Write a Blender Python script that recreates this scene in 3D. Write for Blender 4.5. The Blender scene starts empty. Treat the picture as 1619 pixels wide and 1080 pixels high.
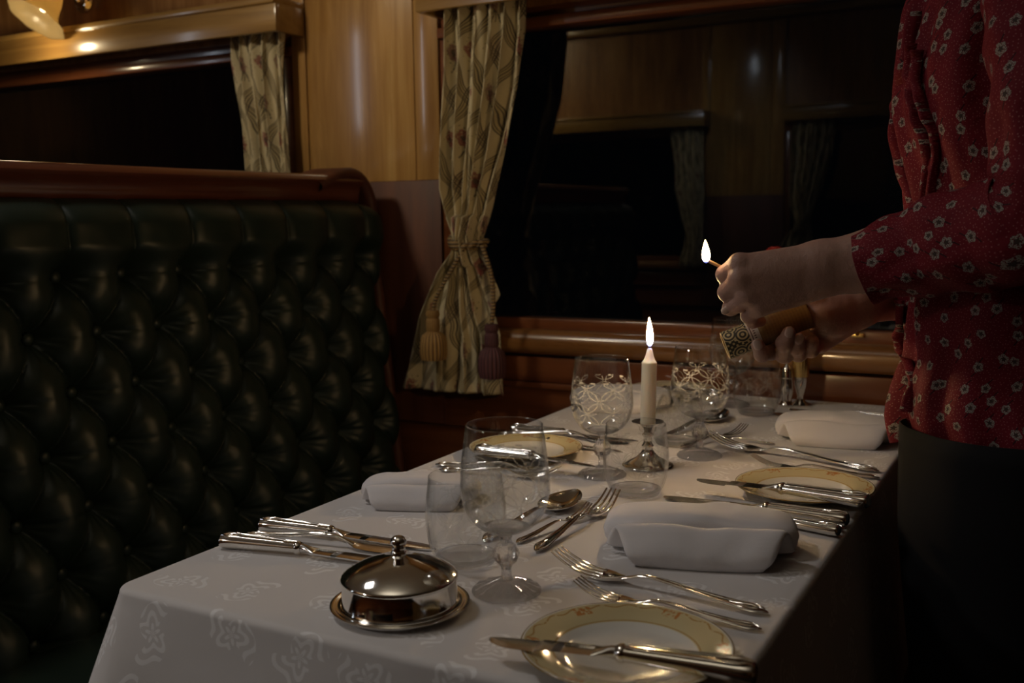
import bpy, bmesh, math, random
import numpy as np
from mathutils import Vector, Matrix
random.seed(7); rng = np.random.RandomState(5)
PI = math.pi
scn = bpy.context.scene
COL = scn.collection

# ------------------------------------------------------------------ camera
FPX, CX, CY = 1610.0, 809.5, 540.0
TZ = 0.75                                   # table top height
CAM = np.array([0.0, 0.0, TZ + 0.345])
RW = np.array([[0.87784046, 0.47874278, -0.01419447],
               [0.04646246, -0.11461713, -0.99232261],
               [-0.47669421, 0.87044142, -0.12285912]])     # rows: camera right, down, forward in world axes
cd = bpy.data.cameras.new('camera'); cam = bpy.data.objects.new('camera', cd); COL.objects.link(cam)
cd.sensor_width = 36; cd.lens = FPX / 1619 * 36; cd.clip_start = 0.02
m = Matrix.Identity(4)
for i in range(3):
    m[i][0] = RW[0][i]; m[i][1] = -RW[1][i]; m[i][2] = -RW[2][i]; m[i][3] = CAM[i]
cam.matrix_world = m
cd.dof.use_dof = True; cd.dof.focus_distance = 1.15; cd.dof.aperture_fstop = 7.0
scn.camera = cam
scn.cycles.transparent_max_bounces = 40; scn.cycles.max_bounces = 20; scn.cycles.transmission_bounces = 20

# ------------------------------------------------------------------ world, lights, exposure
w = bpy.data.worlds.new('world'); scn.world = w; w.use_nodes = True
w.node_tree.nodes['Background'].inputs[0].default_value = (0.25, 0.32, 0.45, 1)
w.node_tree.nodes['Background'].inputs[1].default_value = 0.0015
scn.view_settings.view_transform = 'Standard'; scn.view_settings.look = 'None'
scn.view_settings.exposure = 0.0; scn.view_settings.gamma = 1.0; scn.view_settings.use_curve_mapping = False

def area(name, loc, target, sx, sy, power, col, spread=PI):
    l = bpy.data.lights.new(name, 'AREA'); l.shape = 'RECTANGLE'; l.size = sx; l.size_y = sy
    l.energy = power; l.color = col; l.spread = spread
    o = bpy.data.objects.new(name, l); COL.objects.link(o); o.location = loc
    o.rotation_euler = (Vector(target) - Vector(loc)).to_track_quat('-Z', 'Y').to_euler()
    return o
area('ceiling_light_over_table', (-1.45, 0.75, 2.16), (-0.60, 1.05, TZ), 0.26, 0.2, 0.95, (1.0, 0.95, 0.92), math.radians(85))
area('opposite_wall_wash', (-2.9, -0.45, 2.10), (-2.4, -1.05, 1.45), 0.4, 0.2, 6.0, (1.0, 0.82, 0.50), math.radians(110))  # unseen warm light, put in so the opposite wall shows in the window
area('tall_strip_light', (-3.35, -0.62, 1.28), (-0.7, 1.0, 0.9), 0.10, 0.90, 1.9, (0.80, 0.88, 1.0))  # unseen tall cool strip added for bars on the glasses; no doorway modelled
area('ceiling_uplight_fill', (-0.55, 0.25, 2.02), (-0.55, 0.26, 2.3), 0.6, 0.4, 2.0, (1.0, 0.95, 0.86))  # upward fill without a fixture, added to brighten the ceiling mirrored in the lid
area('pier_fill_light', (-1.7, 0.35, 2.08), (-1.33, 1.91, 1.42), 0.2, 0.15, 1.0, (1.0, 0.86, 0.62), math.radians(60))  # unseen fill added to brighten the pier and curtain, no fixture
area('drape_fill_light', (-1.7, -0.8, 1.75), (-0.65, 0.63, 0.62), 0.12, 0.12, 0.32, (1.0, 0.95, 0.90), math.radians(45))  # unseen front fill added to lift the near cloth drape, no lamp there
area('opposite_curtain_fill', (-1.5, 0.15, 2.05), (-1.45, -1.03, 1.30), 0.15, 0.15, 0.45, (0.85, 0.92, 1.0), math.radians(50))  # unseen cool fill added to brighten the reflected opposite curtains

# ------------------------------------------------------------------ pixel -> place helpers
def ray(px, py): return RW.T @ np.array([px - CX, py - CY, FPX])
def at(px, py, z=0.0):
    d = ray(px, py); t = (TZ + z - CAM[2]) / d[2]; p = CAM + d * t; return Vector(p)
def aty(px, py, y):
    d = ray(px, py); return Vector(CAM + d * (y / d[1]))
def atd(px, py, dep): return Vector(CAM + ray(px, py) * (dep / FPX))
def camc(px, py, dep): return np.array([(px - CX) / FPX * dep, (py - CY) / FPX * dep, dep])

# ------------------------------------------------------------------ node expression helper
class NT:
    def __init__(s, name):
        s.mat = bpy.data.materials.new(name); s.mat.use_nodes = True
        s.t = s.mat.node_tree; s.n = s.t.nodes; s.l = s.t.links
        s.b = s.n['Principled BSDF']; s.out = s.n['Material Output']
    def node(s, typ, **kw):
        nd = s.n.new(typ)
        for k, v in kw.items(): setattr(nd, k, v)
        return nd
    def put(s, sock, v):
        if isinstance(v, X): s.l.new(v.s, sock)
        elif hasattr(v, 'is_output'): s.l.new(v, sock)
        else: sock.default_value = v
    def math(s, op, a, b=None, c=None):
        nd = s.node('ShaderNodeMath', operation=op); s.put(nd.inputs[0], a)
        if b is not None: s.put(nd.inputs[1], b)
        if c is not None: s.put(nd.inputs[2], c)
        return X(s, nd.outputs[0])
    def uv(s):
        sp = s.node('ShaderNodeSeparateXYZ'); s.l.new(s.node('ShaderNodeTexCoord').outputs['UV'], sp.inputs[0])
        return X(s, sp.outputs[0]), X(s, sp.outputs[1])
    def obj(s):
        o = s.node('ShaderNodeTexCoord').outputs['Object']
        sp = s.node('ShaderNodeSeparateXYZ'); s.l.new(o, sp.inputs[0])
        return X(s, sp.outputs[0]), X(s, sp.outputs[1]), X(s, sp.outputs[2])
    def vec(s, x, y, z=0.0):
        c = s.node('ShaderNodeCombineXYZ'); s.put(c.inputs[0], x); s.put(c.inputs[1], y); s.put(c.inputs[2], z); return c.outputs[0]
    def noise(s, v, scale=5, detail=3, rough=0.5, dist=0.0):
        nd = s.node('ShaderNodeTexNoise'); 
        if v is not None: s.l.new(v, nd.inputs['Vector'])
        nd.inputs['Scale'].default_value = scale; nd.inputs['Detail'].default_value = detail
        nd.inputs['Roughness'].default_value = rough; nd.inputs['Distortion'].default_value = dist
        return X(s, nd.outputs['Fac'])
    def voro(s, v, scale, rnd=1.0, dims='2D'):
        nd = s.node('ShaderNodeTexVoronoi', voronoi_dimensions=dims); s.l.new(v, nd.inputs['Vector'])
        nd.inputs['Scale'].default_value = scale; nd.inputs['Randomness'].default_value = rnd
        return nd
    def mix(s, f, a, b):
        nd = s.node('ShaderNodeMix', data_type='RGBA'); s.put(nd.inputs[0], f)
        s.put(nd.inputs[6], a if not isinstance(a, tuple) else (*a, 1)[:4]); s.put(nd.inputs[7], b if not isinstance(b, tuple) else (*b, 1)[:4])
        return nd.outputs[2]
    def ramp(s, f, stops):
        nd = s.node('ShaderNodeValToRGB'); s.put(nd.inputs[0], f); e = nd.color_ramp.elements
        while len(e) < len(stops): e.new(0.5)
        for k, (p, c) in enumerate(stops): e[k].position = p; e[k].color = (*c, 1)
        return nd.outputs[0]
    def bump(s, h, strength=0.3, dist=0.001):
        nd = s.node('ShaderNodeBump'); s.put(nd.inputs['Height'], h); nd.inputs['Strength'].default_value = strength
        nd.inputs['Distance'].default_value = dist; s.l.new(nd.outputs[0], s.b.inputs['Normal']); return nd
    def set(s, **kw):
        for k, v in kw.items():
            k = k.replace('_', ' ')
            if isinstance(v, tuple) and len(v) == 3 and s.b.inputs[k].type == 'RGBA': v = (*v, 1)
            s.put(s.b.inputs[k], v)
        return s
class X:
    def __init__(s, t, sock): s.t = t; s.s = sock
    def __add__(a, b): return a.t.math('ADD', a, b)
    __radd__ = __add__
    def __sub__(a, b): return a.t.math('SUBTRACT', a, b)
    def __rsub__(a, b): return a.t.math('SUBTRACT', b, a)
    def __mul__(a, b): return a.t.math('MULTIPLY', a, b)
    __rmul__ = __mul__
    def __truediv__(a, b): return a.t.math('DIVIDE', a, b)
    def __gt__(a, b): return a.t.math('GREATER_THAN', a, b)
    def __lt__(a, b): return a.t.math('LESS_THAN', a, b)
    def sin(a): return a.t.math('SINE', a)
    def abs(a): return a.t.math('ABSOLUTE', a)
    def frac(a): return a.t.math('FRACT', a)
    def floor(a): return a.t.math('FLOOR', a)
    def sqrt(a): return a.t.math('SQRT', a)
    def pow(a, b): return a.t.math('POWER', a, b)
    def mx(a, b): return a.t.math('MAXIMUM', a, b)
    def mn(a, b): return a.t.math('MINIMUM', a, b)
    def ss(a, lo, hi):
        nd = a.t.node('ShaderNodeMapRange', interpolation_type='SMOOTHSTEP'); a.t.put(nd.inputs[0], a)
        nd.inputs[1].default_value = lo; nd.inputs[2].default_value = hi; return X(a.t, nd.outputs[0])
def atan2(y, x): return y.t.math('ARCTAN2', y, x)

# ------------------------------------------------------------------ materials
def wood(name, c1, c2, c3, grain='z', rough=0.22, coat=0.6, s=1.0, bumpy=0.05):
    t = NT(name); x, y, z = t.obj()
    lo, hi = 2.2 * s, 34 * s
    sc = {'z': (hi, hi, lo), 'x': (lo, hi, hi), 'y': (hi, lo, hi)}[grain]
    v = t.vec(x * sc[0], y * sc[1], z * sc[2])
    big = t.vec(x * sc[0] * .16, y * sc[1] * .16, z * sc[2] * .35)
    n1 = t.noise(v, 1.0, 6, 0.62, 0.6); n2 = t.noise(big, 1.0, 3, 0.5, 1.2)
    f = n1 * 0.55 + n2 * 0.5
    t.set(Base_Color=t.ramp(f, [(0.33, c1), (0.52, c2), (0.7, c3)]), Roughness=n1 * 0.12 + rough,
          Coat_Weight=coat, Coat_Roughness=0.13)
    t.bump(n1, 0.25, bumpy * .003)
    return t.mat
M = {}
M['teak'] = wood('golden_teak', (.26, .125, .040), (.43, .235, .075), (.58, .36, .13), 'z', .2, .9)
M['teak_h'] = wood('golden_teak_horizontal', (.21, .105, .028), (.34, .19, .052), (.45, .27, .085), 'x', .24, .8)
M['teak_rib'] = wood('teak_reeded_panel', (.18, .075, .022), (.32, .15, .048), (.45, .24, .09), 'z', .3, .5, 1.6)
M['sill'] = wood('varnished_sill', (.12, .05, .015), (.21, .09, .026), (.29, .135, .042), 'x', .22, .8)
M['mahog'] = wood('red_mahogany', (.055, .012, .007), (.11, .027, .013), (.16, .045, .02), 'y', .24, .8)
M['mahog_x'] = wood('red_mahogany_horizontal', (.09, .026, .010), (.16, .05, .018), (.23, .082, .03), 'x', .24, .8)
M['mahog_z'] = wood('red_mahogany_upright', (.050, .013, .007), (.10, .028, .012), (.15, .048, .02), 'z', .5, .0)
t = NT('cream_ceiling_paint'); t.set(Base_Color=(.66, .60, .50), Roughness=.45); M['ceil'] = t.mat

t = NT('green_leather'); x, y, z = t.obj(); v = t.vec(x, y, z)
g = t.voro(v, 900, 1, '3D'); n = t.noise(v, 14, 4, .6); big = t.noise(v, 3, 2)
t.set(Base_Color=t.mix(n, (.010, .019, .013), (.020, .034, .023)), Roughness=big * .12 + .33, Specular_IOR_Level=.42)
t.bump(X(t, g.outputs['Distance']) * .3 + n, .25, .0012); M['leather'] = t.mat

# woven damask tablecloth
t = NT('white_damask'); u, v = t.uv()
vo = t.voro(t.vec(u, v), 12.0, .45)
sp = t.node('ShaderNodeSeparateXYZ'); t.l.new(vo.outputs['Position'], sp.inputs[0])
sc_ = t.node('ShaderNodeSeparateColor'); t.l.new(vo.outputs['Color'], sc_.inputs[0])
lx = (u - X(t, sp.outputs[0])) * 12.0; ly = (v - X(t, sp.outputs[1])) * 12.0
th = atan2(ly, lx) + X(t, sc_.outputs[0]) * 6.28; r = (lx * lx + ly * ly).sqrt()
pet = ((th * 2.0 + r * 9.0).sin() * .5 + .5) * .26 + .12
lines = ((r * 46.0 + (th * 5.0).sin() * 2.2).sin()).ss(-.2, .5)
mot = (r < pet) * lines
weave = ((u * 5200).sin() * (v * 5200).sin())
fold = t.noise(t.vec(u, v), 7, 3, .55, .4)
t.set(Base_Color=t.mix(mot, (.60, .575, .565), (.76, .75, .75)), Roughness=.72 - mot * .3, Sheen_Weight=.12, Specular_IOR_Level=.3)
t.bump(fold * 1.0 + weave * .006 + mot * .02, .55, .006); M['cloth'] = t.mat

t = NT('white_napkin_linen'); x, y, z = t.obj(); n = t.noise(t.vec(x, y, z), 45, 4, .6, .6); n2 = t.noise(t.vec(x, y, z), 14, 3, .5, .4)
wv = (x * 4200).sin() * (y * 4200).sin()
t.set(Base_Color=(.68, .655, .665), Roughness=.8, Sheen_Weight=.15, Specular_IOR_Level=.25)
t.bump(n * .3 + n2 + wv * .02, .5, .004); M['napkin'] = t.mat

def silver(name, col, rough, bs=.12):
    t = NT(name); x, y, z = t.obj(); v = t.vec(x, y, z); n = t.noise(v, 55, 4, .6); n2 = t.noise(v, 900, 2)
    t.set(Base_Color=col, Metallic=1.0, Roughness=n * .10 + rough); t.bump(n * .6 + n2 * .05, bs, .0006); return t.mat
M['silver'] = silver('polished_silver', (.80, .77, .72), .06)
M['steel'] = silver('blade_steel', (.74, .73, .71), .12)
M['bright'] = silver('bright_silver_plate', (.86, .84, .80), .03, .05)
M['brass'] = silver('brass', (.78, .55, .22), .18)

def thin_glass(name, etch=None):
    t = NT(name); t.n.remove(t.b)
    geo = t.node('ShaderNodeNewGeometry'); dot = t.node('ShaderNodeVectorMath', operation='DOT_PRODUCT')
    t.l.new(geo.outputs['Normal'], dot.inputs[0]); t.l.new(geo.outputs['Incoming'], dot.inputs[1])
    c = X(t, dot.outputs['Value']).abs(); fr = (1.0 - c).pow(4.2) * .95 + .05
    tr = t.node('ShaderNodeBsdfTransparent'); tr.inputs[0].default_value = (.975, .98, .98, 1)
    gl = t.node('ShaderNodeBsdfGlossy'); gl.inputs['Roughness'].default_value = .015
    mx = t.node('ShaderNodeMixShader'); t.put(mx.inputs[0], fr); t.l.new(tr.outputs[0], mx.inputs[1]); t.l.new(gl.outputs[0], mx.inputs[2])
    last = mx.outputs[0]
    if etch:
        z0, z1, rows, cols, amt = etch
        x, y, z = t.obj(); a = atan2(y, x) * (cols / (2 * PI)); h = (z - z0) * (rows / (z1 - z0))
        # interlaced ogee lattice between z0 and z1
        def ring(aa, hh):
            fx = (aa.frac() - .5); fy = (hh.frac() - .5); d = (fx * fx + fy * fy).sqrt()
            return (d - .45).abs() < .020
        def dia(aa, hh):
            q = ((aa + .5 + (hh * 2 * PI).sin() * .0).frac() - .5).abs() * 2.0
            wv = (hh * PI * 2).sin() * .25 + .5
            return (((aa * 1.0).frac() - wv).abs() < .06)
        l1 = ring(a, h); l2 = ring(a + .5, h + .5)
        line = l1.mx(l2)
        band = (z > z0) * (z < z1)
        dots = (((a * 2).frac() - .5).abs() < .2) * ((z - z1 - .0015).abs() < .0011)
        mk = (line * band).mx(dots) * amt
        df = t.node('ShaderNodeBsdfDiffuse'); df.inputs[0].default_value = (.9, .9, .88, 1)
        tl = t.node('ShaderNodeBsdfTranslucent'); tl.inputs[0].default_value = (.9, .9, .88, 1)
        ad = t.node('ShaderNodeMixShader'); ad.inputs[0].default_value = .5; t.l.new(df.outputs[0], ad.inputs[1]); t.l.new(tl.outputs[0], ad.inputs[2])
        m2 = t.node('ShaderNodeMixShader'); t.put(m2.inputs[0], mk); t.l.new(last, m2.inputs[1]); t.l.new(ad.outputs[0], m2.inputs[2]); last = m2.outputs[0]
    t.l.new(last, t.out.inputs[0]); return t.mat
M['bowl_glass'] = thin_glass('etched_goblet_glass', (.074, .128, 1.7, 7, .20))
M['tumbler_glass'] = thin_glass('etched_tumbler_glass', (.026, .062, 1.1, 7, .10))
t = NT('lead_crystal'); t.set(Base_Color=(1, 1, 1), Roughness=.01, IOR=1.54, Transmission_Weight=1.0)
tr_ = t.node('ShaderNodeBsdfTransparent'); mx_ = t.node('ShaderNodeMixShader'); mx_.inputs[0].default_value = .6
t.l.new(tr_.outputs[0], mx_.inputs[1]); t.l.new(t.b.outputs[0], mx_.inputs[2]); t.l.new(mx_.outputs[0], t.out.inputs[0]); M['crystal'] = t.mat
t = NT('dark_window_glass'); t.set(Base_Color=(.86, .90, .88), Roughness=0.0, IOR=1.52, Transmission_Weight=1.0); M['pane'] = t.mat

t = NT('cream_candle_wax'); t.set(Base_Color=(.80, .76, .66), Roughness=.45, Subsurface_Weight=.6, Subsurface_Scale=.01, Subsurface_Radius=(1.0, .7, .4)); M['wax'] = t.mat
t = NT('charred_wick'); t.set(Base_Color=(.01, .008, .006), Roughness=.9); M['wick'] = t.mat
t = NT('match_wood'); t.set(Base_Color=(.62, .42, .22), Roughness=.7); M['match'] = t.mat
def flame_mat(name, k):
    t = NT(name); t.n.remove(t.b); x, y, z = t.obj()
    em = t.node('ShaderNodeEmission'); hgt = z / .034
    col = t.ramp(hgt, [(0.0, (.10, .15, .75)), (.13, (.35, .32, .55)), (.26, (1.0, .66, .30)), (.6, (1.0, .68, .30)), (1.0, (1.0, .56, .18))])
    t.l.new(col, em.inputs[0]); t.put(em.inputs[1], hgt.ss(.02, .4) * k + .6)
    t.l.new(em.outputs[0], t.out.inputs[0]); return t.mat
M['flame'] = flame_mat('candle_flame', 760.0); M['flame2'] = flame_mat('match_flame', 60.0)

def china(name):
    t = NT(name); x, y, z = t.obj(); r = (x * x + y * y).sqrt(); a = atan2(y, x)
    n = t.noise(t.vec(x, y, z), 260, 3, .6)
    band = (r > .0555) * (r < .0800)
    c = t.mix(band, (.70, .68, .62), (.60, .51, .29))
    sc1 = ((a * 20).sin() * .0016 + .0765 - r).abs() < .0007
    c = t.mix((sc1 * (n > .42)).mx((r - .0570).abs() < .0005), c, (.42, .25, .08))
    fl = (((a * (6 / (2 * PI))).frac() - .5).abs() < .10) * ((r - .0735).abs() < .0048) * (n > .50)
    c = t.mix(fl, c, (.50, .22, .07))
    c = t.mix(r > .0812, c, (.26, .17, .05))
    t.set(Base_Color=c, Roughness=.12, Coat_Weight=.6, Coat_Roughness=.04); return t.mat
M['china'] = china('cream_banded_china')

def floral(name, base, dark, red, rib):
    t = NT(name); u, v = t.uv()
    S = 1 / .092
    nz = t.noise(t.vec(u, v), 40, 2) * .03
    a = u * S * 1.0 + nz; b = v * S * .52 + nz
    w_ = (b * 12.566).sin() * .05
    p = ((a + b + w_).frac() - .5).abs(); q = ((a - b + w_).frac() - .5).abs()
    def rb(p): return ((p > .385) * (p < .408)).mx((p > .432) * (p < .450)).mx(p > .487)
    lines = rb(p).mx(rb(q))
    inrib = (p > .385).mx(q > .385)
    # flowers in the lozenge centres
    A = (a + b + w_).frac() - .5; B = (a - b + w_).frac() - .5
    fx = (A + B); fy = (A - B)
    n2 = t.noise(t.vec(u, v), 230, 3, .65)
    cellr = t.noise(t.vec((a + b + w_).floor() * 7.3, (a - b + w_).floor() * 3.7), 1.0, 0)
    th = atan2(fy - .10, fx); r = (fx * fx + (fy - .10) * (fy - .10)).sqrt()
    bloom = (r + (th * 6).sin() * .022 + (n2 - .5) * .14) < .20
    core = (r < .07)
    leaf = ((fx.abs() - (fy + .05).abs() * .55).abs() < .028) * (fy < .06) * (fy > -.36) * (n2 > .45)
    stem = (fx.abs() < .014) * (fy < .05) * (fy > -.34)
    sprig = (((fx * 30 + (fy * 40).sin() * 1.5).sin() > .72) * (n2 > .56) * (r < .34))
    leafm = leaf.mx(stem).mx(sprig)
    c = t.mix(t.noise(t.vec(u, v), 9, 2), base, tuple(k * .86 for k in base))
    c = t.mix(inrib * .7, c, rib)
    c = t.mix(lines * .9, c, dark)
    c = t.mix(leafm * .9, c, dark)
    c = t.mix(bloom * .8 * (n2 > .42), c, t.mix(cellr > .5, red, (.22, .10, .09)))
    c = t.mix(bloom * core * .8, c, dark)
    wv = (u * 5000).sin() * (v * 5000).sin()
    t.set(Base_Color=c, Roughness=.78, Sheen_Weight=.1, Specular_IOR_Level=.25)
    t.bump(wv * .05 + n2 * .15, .4, .0012); return t.mat
M['curtain'] = floral('trellis_floral_curtain', (.64, .54, .34), (.07, .055, .045), (.24, .045, .05), (.46, .37, .20))
t = NT('curtain_lining'); t.set(Base_Color=(.5, .45, .35), Roughness=.9); M['lining'] = t.mat

# red blouse print, uv in metres
t = NT('red_floral_blouse'); u, v = t.uv()
vo = t.voro(t.vec(u, v), 37.0, .85)
sp = t.node('ShaderNodeSeparateXYZ'); t.l.new(vo.outputs['Position'], sp.inputs[0])
sc_ = t.node('ShaderNodeSeparateColor'); t.l.new(vo.outputs['Color'], sc_.inputs[0]); rc = X(t, sc_.outputs[0])
lx = (u - X(t, sp.outputs[0])) * 37.0; ly = (v - X(t, sp.outputs[1])) * 37.0
th = atan2(ly, lx) + rc * 6.28; r = (lx * lx + ly * ly).sqrt()
rr = r + (th * 5).sin() * .022
n3 = t.noise(t.vec(u, v), 900, 2)
white = (rr < .19 + rc * .04) * (rr > .09) * (n3 > .47)
dark = (rr < .085)
sprg = ((lx * 1.0 - ly * .4 + (ly * 9).sin() * .05).abs() < .035) * (r < .48) * (r > .2) * (rc > .3)
vd = t.voro(t.vec(u, v), 230.0, .8); dots = X(t, vd.outputs['Distance']) < .14
c = t.mix(t.noise(t.vec(u, v), 30, 2), (.105, .004, .010), (.150, .006, .015))
c = t.mix(dots * .6, c, (.30, .13, .13))
c = t.mix((rr < .22) * 1.0, c, (.105, .004, .010))
c = t.mix(sprg * .9, c, (.02, .006, .008)); c = t.mix(white, c, (.27, .27, .24)); c = t.mix(dark, c, (.05, .035, .03))
n4 = t.noise(t.vec(u, v), 22, 3, .6, .5)
t.set(Base_Color=c, Roughness=.72, Specular_IOR_Level=.18); t.bump(n4, .5, .006); M['blouse'] = t.mat
t = NT('black_trouser_cloth'); t.set(Base_Color=(.006, .006, .007), Roughness=.85, Specular_IOR_Level=.2); M['black'] = t.mat
t = NT('skin'); x, y, z = t.obj(); v = t.vec(x, y, z); n = t.noise(v, 60, 3); n2 = t.noise(v, 700, 3, .6)
t.set(Base_Color=t.mix(n, (.34, .19, .145), (.43, .265, .205)), Roughness=.5, Subsurface_Weight=.15, Subsurface_Scale=.006, Subsurface_Radius=(1, .4, .25))
t.bump(n2 + t.noise(v, 130, 3, .6) * 2.5, .4, .0011); M['skin'] = t.mat
t = NT('fingernail_pale'); t.set(Base_Color=(.66, .50, .42), Roughness=.22); M['nail'] = t.mat
t = NT('dark_hair'); t.set(Base_Color=(.02, .012, .008), Roughness=.45); M['hair'] = t.mat
t = NT('eye_white'); t.set(Base_Color=(.6, .58, .55), Roughness=.2); M['eye'] = t.mat

# patterned match tube, uv: u around, v along 0..1
t = NT('printed_match_tube'); u, v = t.uv()
U = u * 5.5; V = v * 5.0
vo = t.voro(t.vec(U, V), 1.0, .7); d = X(t, vo.outputs['Distance'])
rings = ((d * 30).sin() > .1) * (d < .48)
small = ((U * 6.28 * 3).sin() * (V * 6.28 * 3).sin() > .3)
pat = rings.mx((d > .48) * small)
c = t.mix(pat, (.035, .032, .018), (.46, .38, .19))
grd = ((u * 170).sin() * .4 + (v * 160).sin() * .6) > .1
kraft = t.mix(grd * .35, (.26, .165, .06), (.15, .09, .03))
c = t.mix(v > .40, c, kraft)
wb = (v > .285) * (v < .40)
txt = (((v - .345).abs() < .012) * ((u * 230).sin() > 0))
c = t.mix(wb, c, (.55, .50, .42)); c = t.mix(wb * ((txt).mx((v - .31).abs() < .006)), c, (.12, .06, .05))
s_ = (v > .43) * (v < .52) * (((u - .22).abs()) < .06) * ((d * 60).sin() > 0); c = t.mix(s_, c, (.03, .02, .02))
t.set(Base_Color=c, Roughness=.55); M['tube'] = t.mat
t = NT('kraft_card_edge'); t.set(Base_Color=(.50, .36, .17), Roughness=.8); M['card'] = t.mat
t = NT('carpet'); x, y, z = t.obj(); t.set(Base_Color=(.02, .012, .010), Roughness=.95); t.bump(t.noise(t.vec(x, y, z), 300, 2), .5, .003); M['carpet'] = t.mat
t = NT('black_gap'); t.set(Base_Color=(.004, .003, .003), Roughness=.6); M['gap'] = t.mat
t = NT('frosted_lamp_glass'); t.set(Base_Color=(.30, .23, .12), Roughness=.3, Transmission_Weight=.15)
tl_ = t.node('ShaderNodeBsdfTranslucent'); tl_.inputs[0].default_value = (.62, .47, .24, 1); ms_ = t.node('ShaderNodeMixShader'); ms_.inputs[0].default_value = .5
t.l.new(t.b.outputs[0], ms_.inputs[1]); t.l.new(tl_.outputs[0], ms_.inputs[2]); t.l.new(ms_.outputs[0], t.out.inputs[0]); M['shade'] = t.mat
t = NT('lit_bulb'); t.set(Base_Color=(1, .9, .7), Emission_Color=(1.0, .74, .42), Emission_Strength=6.0); M['bulb'] = t.mat
t = NT('tassel_gold'); x, y, z = t.obj(); st = (atan2(y, x) * 22).sin(); t.set(Base_Color=t.mix(st > .0, (.42, .24, .07), (.20, .11, .04)), Roughness=.7); t.bump(st, .5, .002); M['tas_g'] = t.mat
t = NT('tassel_maroon'); x, y, z = t.obj(); st = (atan2(y, x) * 22).sin(); t.set(Base_Color=t.mix(st > .0, (.13, .045, .05), (.06, .02, .025)), Roughness=.7); t.bump(st, .5, .002); M['tas_m'] = t.mat
t = NT('braided_cord'); x, y, z = t.obj(); st = ((z * 900) + atan2(y, x)).sin(); t.set(Base_Color=t.mix(st > 0, (.30, .19, .07), (.12, .08, .05)), Roughness=.75); t.bump(st, .6, .002); M['cord'] = t.mat
t = NT('carnation_red'); t.set(Base_Color=(.42, .03, .02), Roughness=.6); M['petal'] = t.mat
t = NT('stem_green'); t.set(Base_Color=(.03, .09, .02), Roughness=.6); M['stem'] = t.mat

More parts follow.
